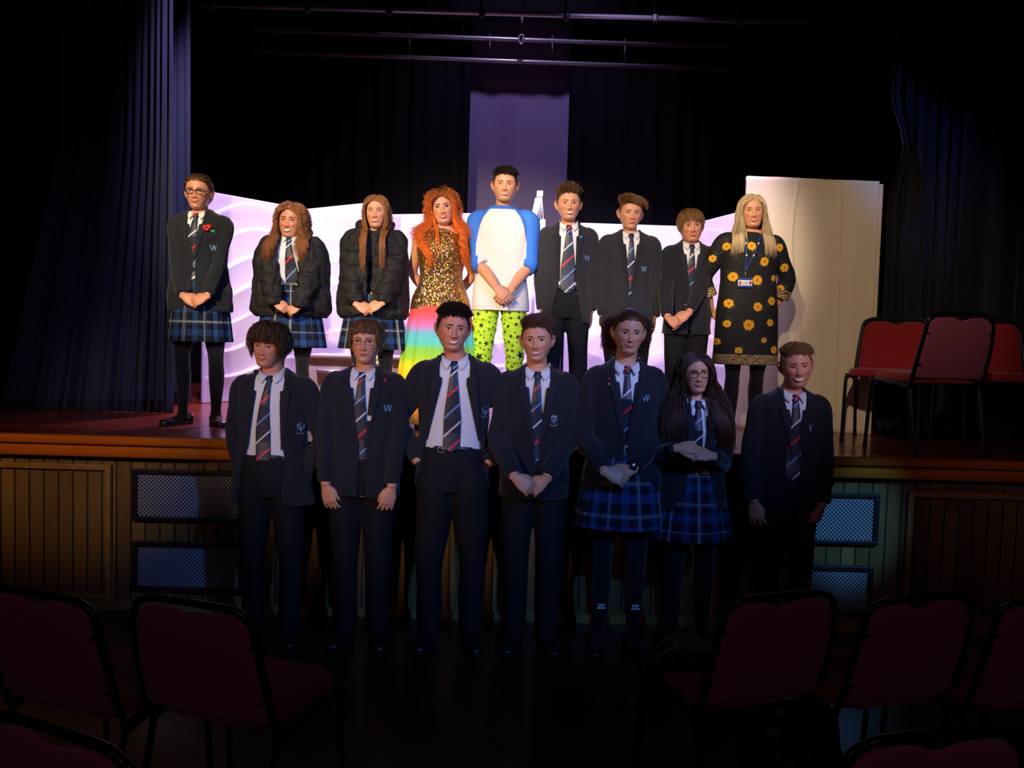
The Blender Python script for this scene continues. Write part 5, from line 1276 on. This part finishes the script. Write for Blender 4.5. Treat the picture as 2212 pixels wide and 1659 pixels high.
for s in (-1, 1):
    S, E, Wp = p.arms[s]; C = E + (Wp - E) * .20
    P_ = catmull([np.array((S[0] * .5, 0, S[2])), S, S * .5 + E * .5, E * .85 + S * .15, E, C], 60); rr = catmull(np.array([(q, q) for q in (.060, .067, .062, .055, .056, .056)]), 60)[:, 0] * k
    rr[44:] *= 1 + .07 * np.sin(np.arange(16) * 1.3); S_.append(tube(P_, list(rr), n=22))
me = union(S_, .0038, 4); fold(me, .0055, 17, 77, stretch=(1, 1, .45)); V = coords(me); x, y, z = np.abs(V[:, 0]) / k, V[:, 1], V[:, 2] / k
zl = np.array([1.48, 1.45, 1.40, 1.34, 1.28, 1.20, .0]); xl_ = np.array([.070, .085, .122, .146, .158, .170, .175])
xe = np.interp(-z, -zl, xl_); armz = np.zeros(len(V), bool)
for s in (-1, 1):
    S, E, Wp = p.arms[s]
    for a_, b_ in ((S, E), (E, Wp)):
        d = b_ - a_; tpar = np.clip(((V - a_) @ d) / d.dot(d), 0, 1); dist = np.linalg.norm(V - a_ - tpar[:, None] * d, axis=1); armz |= (dist < (.075 if a_ is S else .064) * k) & (x > (.165 if a_ is S else .150)) & (z > .98)
blue = ((x > xe) & (z > 1.18)) | armz; neck = (z > 1.452) & (x < .1)
stitch = np.abs(x - xe) < .0022
base = np.tile(np.array(lin('d8d4ce')), (len(V), 1)); paint(me, mixc(base, [(blue, '2f6fd0'), (neck, '2f62b8'), (stitch & (z > 1.22), '5a6a9a'), ((np.abs(z - .812) < .0015), 'b8b6b4')])); me.materials.append(m_paint)
o = bpy.data.objects.new('raglan_shirt', me); COL.objects.link(o); o.parent = p.root; o['label'] = 'white shirt with blue raglan sleeves and blue neckband'
obj('neckband', tube([(.079 * k * math.sin(t_), .002 - .074 * k * math.cos(t_), (1.470 + .016 * (1 - math.cos(t_)) / 2 - .004) * k) for t_ in np.linspace(0, 2 * PI, 48, endpoint=False)], [(.005, .011)] * 48, n=8, up=(0, 0, 1), closed=True), mat('blue rib', '2f62b8', rough=.8), o)
# star trousers
tr = empty('star_trousers'); tr.parent = p.root; g = np.random.default_rng(4)
for s in (-1, 1):
    hip, kn, an = p.arms[('leg', s)]; P_ = catmull([hip + (-s * .004, 0, .05 * k), hip + (0, 0, -.04), hip * .5 + kn * .5, kn, kn * .45 + an * .55, an + (0, 0, .03)], 330); rr = catmull(np.array([(q, q) for q in (.074, .088, .078, .060, .054, .046)]), 330)[:, 0] * k
    n = 190; th = np.linspace(0, 2 * PI, n, endpoint=False); rings = []; cols = []
    st_ = []
    for _ in range(2500):
        u, v, r_ = g.uniform(0, 2 * PI), g.uniform(0, .95), g.choice([.010, .014, .018, .022, .034], p=[.25, .3, .25, .15, .05])
        if all((min(abs(u - a_), 2 * PI - abs(u - a_)) * .075) ** 2 + (v - b_) ** 2 > (r_ + c_ + .005) ** 2 for a_, b_, c_, _r in st_): st_.append((u, v, r_, g.uniform(0, 6)))
    for i in range(330):
        zt_ = P_[i][2]; crease = .0035 * (1 - 2 * abs(math.sin(zt_ * 55))) ; w_ = rr[i] + crease * np.sin(th * 2 + zt_ * 30 + s) + .0025 * np.sin(th * 3 + zt_ * 70)
        rings.append(np.stack([P_[i][0] + w_ * np.sin(th), P_[i][1] - w_ * 1.02 * np.cos(th), np.full(n, zt_)], 1))
        c = np.tile(np.array(lin('b8e428')), (n, 1)); m_ = np.zeros(n, bool)
        for u, v, r_, ro in st_:
            if abs(zt_ - v) < r_: du = (th - u + PI) % (2 * PI) - PI; m_ |= star_mask(du * rr[i], np.full(n, zt_), 0, v, r_, ro)
        c[m_] = lin('14161a'); cols.append(c)
    V, F = loft(rings, cap=False); me = mesh_of('trouser_leg', V, F); paint(me, np.vstack(cols)); me.materials.append(m_paint); o = bpy.data.objects.new('trouser_leg', me); COL.objects.link(o); o.parent = tr
p.shoes()

# ---- back row boys ----------------------------------------------------------
m_bl2 = mat('dark grey blazer wool', '28282e', rough=.9, bump=.12, bscale=600, sheen=.15, spec=.2)
p = Person('boy with spiky quiff and open blazer showing a long striped tie, right of the man', 1228, 397, 5.97, DECK, hair_up=.030, hs=.96, skin='fair', head=(2, 0, -1), seed=16, body_px=1226, legs_gap=.10, w=.93)
down(p, -1, (1172, 692), fwd=0); down(p, 1, (1275, 694), fwd=0)
p.body(comm(open=0.011, smile_amt=0.011, mouth=0.031, jaw=.97, cheek=1.3, browm=BR['brown'], blush=1.2, eye=.85, neck=.95))
quiff = dict(n=2400, len=(.030, .050), region=lambda R: R[:, 2] > .066, dir=d_comb((.15, -.35, .9), 1.1), grav=-.02, seg=6, w=.0016, clumps=60, clump=.65, off=.006, jit=.06)
p.hair([base_hair(1500, (.008, .014), (0, .1, -.4), .5), quiff], H_['brown'], capoff=.004)
p.shirt(tie_seed=.6, tie_len=1.00, tie_w=1.15); p.trousers(belt=True)
p.blazer(open_=lambda z: (.062 + .25 * max(0, 1.02 - z) ** 1.1, .058 + .28 * max(0, 1.02 - z) ** 1.1), hem=.77, m=m_bl2, badge_px=(1270, 557)); p.shoes()
xx, zz = p.P(1255, 513, .1)[[0, 2]]; obj('lapel_pin', sphere((xx, front(p.bb, xx, zz) - .006, zz), (.013, .004, .013), 16, 8), mat('blue enamel pin', '1a5a8a', rough=.25, metal=.4), p.blz, label='round blue green lapel pin')
p = Person('boy with a side-swept fringe and buttoned grey blazer, arms at his sides', 1361, 422, 5.97, DECK, hair_up=.018, hs=.93, skin='fair', head=(3, 3, 2), seed=17, body_px=1358, w=1.04)
down(p, -1, (1303, 706), fwd=.02); down(p, 1, (1412, 708), fwd=.02)
p.body(comm(smile_amt=0.006, mouth=0.025, jaw=.95, browm=BR['brown'], blush=1.0, lip=1.2, eye=.85))
p.hair([base_hair(1400, (.008, .014), (0, .1, -.4), .5), dict(n=2400, len=(.045, .065), region=top_reg, dir=d_comb((.9, -.35, .3), .5), hug=.18, grav=.04, seg=8, w=.0014, clumps=120, clump=.35, off=.008, jit=.04)], H_['mid'], capoff=.004)
p.shirt(tie_seed=4.2, tie_len=.98, tie_w=.8); p.trousers(); p.blazer(vz=1.02, hem=.78, m=m_bl2, badge_px=(1392, 581), vtop=.055, cut=.02); p.shoes()
p = Person('shortest boy, mop fringe and buttoned blazer, beside the woman in the floral tunic', 1491, 448, 5.97, DECK, hair_up=.020, hs=.93, skin='rosy', head=(-2, 3, -4), seed=18, body_px=1487, w=.96)
clasp(p, (1442, 690), (1482, 694), fwd=.19, over=1, dz=-.6)
p.body(comm(smile_amt=0.005, mouth=0.024, jaw=1.08, cheek=1.2, browm=BR['light'], blush=1.0, lip=.9))
fringe = lambda n=1500, L=(.06, .085), **kw: {**dict(n=n, len=L, dir=d_radial(.22, 0, .02), grav=.14, seg=10, w=.0016, clumps=200, clump=.22, off=.008, jit=.03, hug=.42, fz=.028), **kw}
p.hair([base_hair(900, (.02, .03), (0, .0, -1), .5), fringe(region=lambda R: R[:, 2] > .03)], H_['mid'], capoff=.003)
p.shirt(tie_seed=1.9, tie_len=.99, tie_x=-.01, tie_w=.85); p.trousers(); p.blazer(vz=1.04, hem=.77, badge_px=(1505, 584), cut=.02); p.shoes()

# woman in the floral tunic
p = Person('woman with shoulder length blond hair in a black tunic printed with yellow flowers', 1622, 418, 5.85, DECK, hair_up=.012, hs=.945, female=True, skin='fair', head=(-6, 1, -3), seed=19, body_px=1618, w=1.26)
k = p.k
for s in (-1, 1): p.arm(s, (s * .21, .12, .90 * k), pole=(s * 1, .2, .1), hdir=(-s * .8, .2, -.5), hn=(0, 1, 0))
p.body(comm(smile_amt=0.009, open=0.005, mouth=0.027, jaw=1.05, browm=BR['grey'], blush=1.3, lipm=m_lip_, iris='blue', eye=.75))
p.coll = (.20, .14)
p.hair([dict(n=2200, len=(.27, .34), dir=d_part(.020, .18), grav=.75, seg=16, w=.0016, clumps=90, clump=.15, off=.007, pull=cpull(.140, -.06), jit=.025, region=lambda R: R[:, 1] < .07, noface=1, partx=.02, hug=.12),
        dict(n=600, len=(.2, .28), dir=d_comb((0, .5, -1), .3), grav=.6, seg=12, w=.0017, region=lambda R: R[:, 1] > .03)], H_['blond'], capoff=.002)
TT = [(.525, .222, .150), (.60, .216, .148), (.75, .208, .145), (.90, .205, .142), (1.02, .192, .132), (1.12, .182, .126), (1.2, .184, .134), (1.29, .190, .146), (1.37, .178, .118), (1.41, .158, .096), (1.44, .116, .078), (1.455, .090, .070)]
S_ = [loft([ell((0, 0, z * k), a * k * (1.04 if z < 1.1 else 1.06), b_ * k, 64, 2.3) for z, a, b_ in TT])]
for s in (-1, 1):
    S, E, Wp = p.arms[s]; C = E + (Wp - E) * .55
    S_.append(tube([np.array((S[0] * .5, 0, S[2])), S, S * .5 + E * .5, E, C], [.052 * k, .064 * k, .064 * k, .060 * k, .062 * k], n=22, seg=40))
me = union(S_, .0046, 3); fold(me, .005, 9, 5, stretch=(1, 1, .3)); V = coords(me); x, y, z = V[:, 0], V[:, 1], V[:, 2]
# printed flowers: unwrap each side by angle
ang = np.arctan2(x, -y * 1.3); u = ang * .19
C_ = np.tile(np.array(lin('0b0b0d')), (len(V), 1)); g = np.random.default_rng(8); fl_ = []
fpx = [(1586, 597, .030), (1625, 551 - 20, .030), (1652, 565, .030), (1637, 605, .033), (1577, 655, .030), (1637, 663, .030), (1670, 650, .028), (1617, 702, .036), (1573, 699, .024), (1665, 697, .024), (1554, 738, .022), (1595, 758, .026), (1650, 735, .018), (1675, 756, .026), (1575, 530, .026), (1670, 524, .036), (1692, 532, .026), (1548, 555, .024), (1708, 575, .028), (1700, 620, .030), (1676, 600, .020), (1548, 668, .022)]
cs_ = []
for a_, b_, r_ in fpx:
    q = p.P(a_, b_, .13); cs_.append((q[0], q[2], r_))
for i in range(46): cs_.append((g.uniform(-.24, .24), g.uniform(.55, 1.40) * k, g.uniform(.022, .034)))
for i, (cx, cz, r_) in enumerate(cs_):
    sel = (y < .01) if i < len(fpx) else (y > .01)
    dx, dz = x - cx, z - cz; rr = np.hypot(dx, dz); a_ = np.arctan2(dz, dx); edge = r_ * (.86 + .14 * np.abs(np.cos(a_ * 3 + i))) * (1 + .05 * np.sin(a_ * 9 + i)); m_ = sel & (rr < edge)
    for la in (g.uniform(0, 6), g.uniform(0, 6)):
        lx, lz = cx + math.cos(la) * r_ * 1.35, cz + math.sin(la) * r_ * 1.35; ca, sa = math.cos(la), math.sin(la); du = (x - lx) * ca + (z - lz) * sa; dv = -(x - lx) * sa + (z - lz) * ca
        C_[sel & ((du / .020) ** 2 + (dv / .009) ** 2 < 1) & ~m_] = lin('12302a')
    sh = .5 + .5 * np.sin(a_ * 6 + i * 2 + rr * 160); c1, c2 = np.array(lin('f0b414')), np.array(lin('b87208')); col = c2 + (c1 - c2) * np.clip(sh * .7 + .35, 0, 1)[:, None]
    col = np.where((rr < r_ * .22)[:, None], np.array(lin('8a4a08')), col); C_[m_] = col[m_]
cuffm = np.zeros(len(V), bool)
for s in (-1, 1):
    S, E, Wp = p.arms[s]; d = Wp - E; t_ = ((V - E) @ d) / d.dot(d); cuffm |= (t_ > .30) & (np.abs(x) > .11 * k) & (np.linalg.norm(V - E - t_[:, None] * d, axis=1) < .085 * k) & (z < 1.1 * k)
bord = ((z < .60 * k)) | cuffm; q1 = (u + z) / .020; q2 = (u - z) / .020; lat = np.minimum(np.abs(q1 - np.round(q1)), np.abs(q2 - np.round(q2))); 
C_[bord] = np.where((lat < .16)[:, None], np.array(lin('2a1c08')), np.array(lin('c8ac6a')))[bord]
q3 = np.hypot(q1 - np.floor(q1) - .5, q2 - np.floor(q2) - .5); C_[bord & (q3 < .16)] = lin('7a5a20'); C_[(np.abs(z - .60 * k) < .004)] = lin('0b0b0d')
paint(me, C_); me.materials.append(m_paint); o = bpy.data.objects.new('floral_tunic', me); COL.objects.link(o); o.parent = p.root; o['label'] = 'black knee length tunic with yellow flowers and a gold patterned border'; fb = bvh_of(me)
p.tights(); p.shoes()
m_lan = mat('blue lanyard', '1f3f86', rough=.6); tip = p.P(1613, 590, .16); cx, cz = tip[0], tip[2]
def strap_pts(s, n=24):
    out = []
    for i in range(n):
        t_ = i / (n - 1); xx = s * .062 * k * (1 - t_) + cx * t_; zz = 1.455 * k * (1 - t_) + (cz + .012) * t_; out.append((xx, front(fb, xx, min(zz, 1.44 * k), -.07) - .004 - .01 * (1 - t_), zz))
    return out
ly = obj('lanyard', join([tube(strap_pts(s), [(.0055, .0012)] * 24, n=6, up=(0, -1, 0)) for s in (-1, 1)]), m_lan, p.root)
for s in (-1, 1):
    pt = strap_pts(s)
    for j in (7, 14): x_, y_, z_ = pt[j]; obj('printed_square', rbox(x_ - .005, x_ + .005, y_ - .0035, y_ - .001, z_ - .005, z_ + .005, .001), m_teeth, ly)
yc = front(fb, cx, cz - .05) - .012; obj('clip', tube([(cx, yc, cz + .012), (cx, yc, cz - .022)], [.004, .003], n=8), m_steel, ly)
cd = obj('id_card', rbox(cx - .046, cx + .046, yc - .0015, yc + .0015, cz - .090, cz - .028, .001), mat('white card', 'eceef4', rough=.3), p.root, label='white identity card with blue bands')
mb_ = mat('card blue', '203f9a', rough=.3)
obj('blue_band', box(cx - .046, cx + .046, yc - .0025, yc - .0016, cz - .043, cz - .028), mb_, cd, smooth=False); obj('blue_band', box(cx - .046, cx + .046, yc - .0025, yc - .0016, cz - .090, cz - .078), mb_, cd, smooth=False)
obj('photo', box(cx - .041, cx - .024, yc - .0025, yc - .0016, cz - .074, cz - .050), mat('card photo', 'a8603c'), cd, smooth=False)
obj('shield', plate([(cx + .026, cz - .050), (cx + .042, cz - .050), (cx + .042, cz - .066), (cx + .034, cz - .074), (cx + .026, cz - .066)], yc - .0025, yc - .0016), mat('card shield', 'a02838'), cd, smooth=False)
obj('printed_line', join([box(cx - .018, cx + .020, yc - .0025, yc - .0016, cz - z_ - .0015, cz - z_ + .0005) for z_ in (.054, .061, .068)]), m_btn, cd, smooth=False)

# ---- front row ---------------------------------------------------------------
YF_ = 4.60
def open_wide(l, r, low=.0): return lambda z: (l + low * max(0, 1.15 - z), r + low * max(0, 1.15 - z))
p = Person('leftmost boy at the stage front, floppy brown fringe, open blazer with crest', 584, 692, YF_, 0, hair_up=.022, hs=.95, skin='rosy', head=(-6, 2, 5), seed=21, body_px=592, w=1.03, legs_gap=.10)
p.arm(-1, p.P(530, 1045, .02), pole=(-1, .5, 0), hand=False); p.arm(1, p.P(655, 1040, .03), pole=(1, .4, 0), hand=False)
p.body(comm(smile_amt=0.009, mouth=0.026, jaw=.98, browm=BR['brown'], skew=.003, eye=.7, blush=.9))
p.hair([base_hair(900, (.03, .045), (0, .0, -1), .5, off=.010), fringe(1900, (.085, .115), region=lambda R: R[:, 2] > .02, off=.016, wave=.003, lam=.05, fz=.024)], H_['brown'], capoff=.004)
p.shirt(tie_seed=5.0, tie_len=1.0, tie_x=-.02, tie_lean=-.012, tie_w=.9); p.trousers(belt=True)
p.blazer(open_=lambda z: (.072 + .16 * max(0, 1.35 - z), .070 + .02 * max(0, 1.3 - z)), hem=.76, badge='crest', badge_px=(645, 925), flare=.03); p.shoes()
p = Person('boy with wire glasses and straight fringe, buttoned blazer, hands by his thighs', 793, 686, YF_, 0, hair_up=.014, hs=.96, skin='fair', head=(0, -1, 0), seed=22, body_px=788, w=1.0)
down(p, -1, (703, 1058), fwd=.10, hdir=(.28, -.1, -1), hn=(-.3, -.95, 0)); down(p, 1, (846, 1064), fwd=.12, hdir=(-.25, -.1, -1), hn=(.3, -.95, 0))
p.body(comm(smile_amt=.001, mouth=.020, lip=1.35, open=.002, browm=BR['brown'], blush=.9, jaw=.98))
p.hair([base_hair(900, (.02, .035), (0, .0, -1), .45, off=.006), fringe(1800, (.075, .10), region=lambda R: R[:, 2] > .03, off=.008, fz=.046)], H_['mid'], capoff=.003)
p.shirt(tie_seed=1.6, tie_len=.94, tie_x=-.012, tie_w=1.1); p.trousers(); p.blazer(open_=lambda z: (.004 + .052 * np.clip((z - 1.04) / .40, 0, 1) ** .8 + .0, .030 + .03 * np.clip((z - 1.10) / .34, 0, 1)), hem=.80, badge_px=(836, 883), cut=.03, buttons=True); p.shoes(); p.glasses(m_gw, rx=.024, rz=.0145, r=.0009, label='thin wire glasses')
xx, zz = p.P(831, 822, .1)[[0, 2]]; m_enam = mat('red enamel', 'c0202a', rough=.3); obj('lapel_pin', conform(p.bb, [[(math.cos(a_), math.sin(a_) * 1.1) for a_ in np.linspace(0, 2 * PI, 12, endpoint=False)], [(-.3, .9), (.3, .9), (.15, 1.6), (-.15, 1.6)]], xx, zz, .0075, .007, .003), m_enam, p.blz, smooth=False, label='small red lapel pin')
p = Person('tallest dark-haired boy, open blazer, hands in trouser pockets and tie over a belt', 980, 651, YF_, 0, hair_up=.026, hs=1.0, skin='rosy', head=(10, 1, 4), seed=23, body_px=984, w=1.0, legs_gap=.105)
p.arm(-1, p.P(905, 1000, .06), pole=(-1, .6, 0), hand=False); p.arm(1, p.P(1052, 1004, .06), pole=(1, .6, 0), hand=False)
p.body(comm(smile_amt=0.01, open=0.01, mouth=0.029, skew=.003, browm=BR['dark'], browt=1.4, nose=1.15, chin=1.2, blush=.9, jaw=1.0))
p.hair([base_hair(1500, (.014, .022), (0, -.2, -.3), .8), dict(n=3200, len=(.020, .032), region=top_reg, dir=d_comb((0, -.5, .5), .9), grav=.0, seg=5, w=.0016, off=.008, hairline=.066, jit=.06)], H_['dark'], hl=.066, capoff=.008)
p.shirt(tie_seed=3.0, tie_len=1.03, tie_w=1.05, tie_x=-.005); p.trousers(belt=True, buckle=-.055, r=(.104, .092, .072, .064, .062))
p.blazer(open_=lambda z: (.066 + .24 * max(0, 1.34 - z), .070 + .22 * max(0, 1.34 - z)), hem=.82, badge='crest', badge_px=(1048, 890), flare=.0); p.shoes()
p = Person('boy with swept-back quiff in a buttoned crested blazer, hands clasped, centre right', 1160, 677, YF_, 0, hair_up=.026, hs=.965, skin='fair', head=(-6, 1, -2), seed=24, body_px=1160, w=.96)
clasp(p, (1112, 1030), (1180, 1034), fwd=.19, over=-1, dz=-.62)
p.body(comm(smile_amt=0.009, open=0.008, mouth=0.029, browm=BR['dark'], nose=1.1, blush=.9, jaw=.98, chin=1.1))
p.hair([base_hair(1500, (.008, .014), (0, .1, -.4), .5), dict(n=2400, len=(.032, .048), region=lambda R: R[:, 2] > .062, dir=d_comb((.6, .3, .8), .7), hug=.08, grav=.0, seg=6, w=.0014, clumps=160, clump=.3, off=.006, jit=.05)], H_['brown'], capoff=.004)
p.shirt(tie_seed=2.0, tie_len=.97, tie_w=.95, tie_x=-.01); p.trousers(); p.blazer(open_=lambda z: (.004 + .054 * np.clip((z - 1.02) / .42, 0, 1) ** .9, .012 + .046 * np.clip((z - 1.0) / .42, 0, 1)), hem=.80, badge='crest', badge_px=(1197, 906)); p.shoes()
p = Person('girl with tied-back curly dark hair, blue tartan skirt and a black watch', 1357, 663, YF_, 0, hair_up=.022, hs=.955, female=True, skin='fair', head=(2, 3, 2), seed=25, body_px=1350, w=1.02)
clasp(p, (1306, 1018), (1366, 1014), fwd=.185, over=-1, dz=-.30)
p.body(comm(smile_amt=0.01, mouth=0.027, browm=BR['dark'], blush=.9, chin=1.1))
p.hair([dict(n=1500, len=(.14, .18), dir=d_to((0, .10, .04), .0), grav=.0, seg=9, w=.0017, off=.004, hug=.2, pull=lambda q, P, R, t: (np.array((0, .10, .04)) - q) * 3.0, jit=.02, wave=.002, lam=.03),
        dict(n=1500, len=(.05, .12), region=lambda R: (R[:, 1] > .05) & (R[:, 2] < .09), dir=lambda R, N, g: N * .3 + np.stack([np.sign(R[:, 0]) * g.uniform(.2, 2.2, len(R)), g.uniform(-.1, .4, len(R)), g.uniform(-.6, .4, len(R))], 1), pull=lambda q, P, R, t: np.stack([np.sign(R[:, 0]) * np.where(np.abs(q[:, 0]) < .118, .2, -.15), np.zeros(len(q)), np.zeros(len(q))], 1), grav=.13, seg=22, w=.0016, clumps=230, clump=.35, wave=.010, lam=.04, wave0=.03, jit=.08),
        dict(n=160, len=(.02, .05), dir=d_comb((0, 0, 1), .6), grav=0, seg=6, w=.0008, wave=.004, lam=.02)], H_['auburn'], capoff=.002)
obj('hair_tie', xform(tube([(.028 * math.cos(t_), .03 + .02 * math.sin(t_), .128 - .004 * math.cos(t_ * 2)) for t_ in np.linspace(0, 2 * PI, 20, endpoint=False)], .004, n=8, closed=True), p.HM), mat('grey band', '8a8a90'), p.root)
p.shirt(tie_seed=5.5, tie_len=1.0, tie_w=.85, tie_x=-.005); p.blazer(vz=1.06, hem=.84, badge_px=(1395, 860), cut=.02, vtop=.055); p.skirt(hem=.645, top=1.0, rh=.228, rt=.165, ph=.02); p.tights(); p.shoes(strap=True)
S, E, Wp = p.arms[1]; wm = E * .06 + Wp * .94; m_w = mat('watch black', '0c0e14', rough=.15, coat=.6)
wt = obj('wrist_watch', rbox(-.016, .016, -.007, .007, -.018, .018, .003), m_w, p.root, label='black square watch'); wt.location = Vector(wm) + Vector((-.004, -.030, .012)); wt.rotation_euler = (-.3, .45, 0)
xx, zz = p.P(1318, 824, .1)[[0, 2]]; obj('lapel_pin', conform(p.bb, [[(math.cos(a_), math.sin(a_)) for a_ in np.linspace(0, 2 * PI, 14, endpoint=False)]], xx, zz - .010, .011, .007, .003), m_steel, p.blz, smooth=False, label='round silver pin')
obj('lapel_pin', conform(p.bb, [[(-1, .6), (.6, 1), (1, .3), (.2, -.5), (-.6, -.2)]], xx - .006, zz + .012, .0085, .007, .003), m_enam, p.blz, smooth=False, label='red pin')
m_refl = mat('reflective print', 'dfe6ee', rough=.3)
for s in (-1, 1):
    an = p.arms[('leg', s)][1] * .42 + p.arms[('leg', s)][2] * .58; V = [(-1, .5), (-.55, .1), (0, .3), (.55, .1), (1, .5), (.7, -.2), (0, -.0), (-.7, -.2)]
    L2 = bpy.data.objects.new('sock_mark', mesh_of('m', *join([plate([(an[0] + a_ * .020, an[2] + b_ * .020) for a_, b_ in V], an[1] - .062, an[1] - .045), plate([(an[0] + a_ * .022, an[2] - .014 + b_ * .003) for a_, b_ in ((-1, -1), (1, -1), (1, 1), (-1, 1))], an[1] - .062, an[1] - .045)]), smooth=False)); COL.objects.link(L2); L2.data.materials.append(m_refl); L2.parent = p.root; L2['label'] = 'pale reflective mark on the sock'
p = Person('girl with glasses and very long dark hair, fingers touching at her waist', 1500, 757, YF_, 0, hair_up=.010, hs=.90, female=True, skin='fair', head=(3, 1, -3), seed=26, body_px=1500, w=1.02)
p.arm(-1, p.P(1462, 968, .22), hdir=(.85, -.15, .12), hn=(-.2, -.8, .6), curl=(.6, .8, .5), pole=(-.35, .6, -.8)); p.arm(1, p.P(1540, 985, .24), hdir=(-.92, -.12, .12), hn=(.2, -.8, .6), curl=(.45, .7, .5), pole=(.35, .6, -.8))
p.body(comm(smile_amt=0.01, mouth=0.026, browm=BR['dark'], blush=1.1, cheek=1.2, jaw=1.02))
p.coll = (.21, .155)
p.hair([dict(n=2800, len=(.36, .50), dir=d_part(-.004, .10), grav=.55, seg=24, w=.0017, clumps=160, clump=.2, wave=.004, lam=.16, off=.007, pull=cpull(.18, -.10), jit=.03, region=lambda R: R[:, 1] < .06, noface=1, partx=-.004, hug=.12),
        dict(n=900, len=(.32, .45), dir=d_comb((0, .5, -1), .3), grav=.5, seg=20, w=.0018, clumps=50, clump=.3, pull=lambda q, P, R, t: np.stack([np.sign(R[:, 0]) * .12, np.zeros(len(q)), np.zeros(len(q))], 1), region=lambda R: R[:, 1] > .02)], hair_mat('long dark brown', '44291e'), capoff=.002)
p.shirt(tie_seed=3.6, tie_len=1.03, tie_w=.8, tie_x=-.01); p.blazer(open_=lambda z: (.03 + .05 * max(0, 1.2 - z), .052 + .16 * max(0, 1.2 - z)), hem=.83, badge_px=(1551, 955)); p.skirt(hem=.665, top=1.04, rh=.225, rt=.15, ph=.08); p.tights(); p.shoes(strap=True); p.glasses(m_gf, rx=.0255, rz=.0185, r=.0016, label='thick black rectangular glasses')
p = Person('rightmost boy in front, short sandy hair and big smile, blazer buttoned, arms down', 1717, 737, YF_, 0, hair_up=.018, hs=.95, skin='rosy', head=(-8, 2, -4), seed=27, body_px=1706, w=0.98)
down(p, -1, (1629, 1086), fwd=.07, hdir=(.15, -.1, -1), hn=(-.5, -.85, 0), spread=.22); down(p, 1, (1776, 1094), fwd=.10, hdir=(-.3, -.1, -1), hn=(.7, -.6, 0), curl=(.9, 1.0, .6))
p.body(comm(smile_amt=0.013, open=0.012, mouth=0.033, browm=BR['brown'], blush=1.2, cheek=1.3, eye=.65, jaw=.98))
p.hair([base_hair(1700, (.009, .016), (0, .1, -.4), .5), dict(n=2300, len=(.022, .034), region=top_reg, dir=d_comb((.6, -.4, .5), .5), hug=.12, grav=0, seg=5, w=.0016, off=.005, jit=.06)], H_['sandy'], capoff=.004)
p.shirt(tie_seed=.3, tie_len=.98, tie_w=.95, tie_x=-.006); p.trousers(); p.blazer(open_=lambda z: (.004 + .050 * np.clip((z - 1.12) / .32, 0, 1), .008 + .046 * np.clip((z - 1.12) / .32, 0, 1)), hem=.78, badge_px=(1748, 925)); p.shoes()
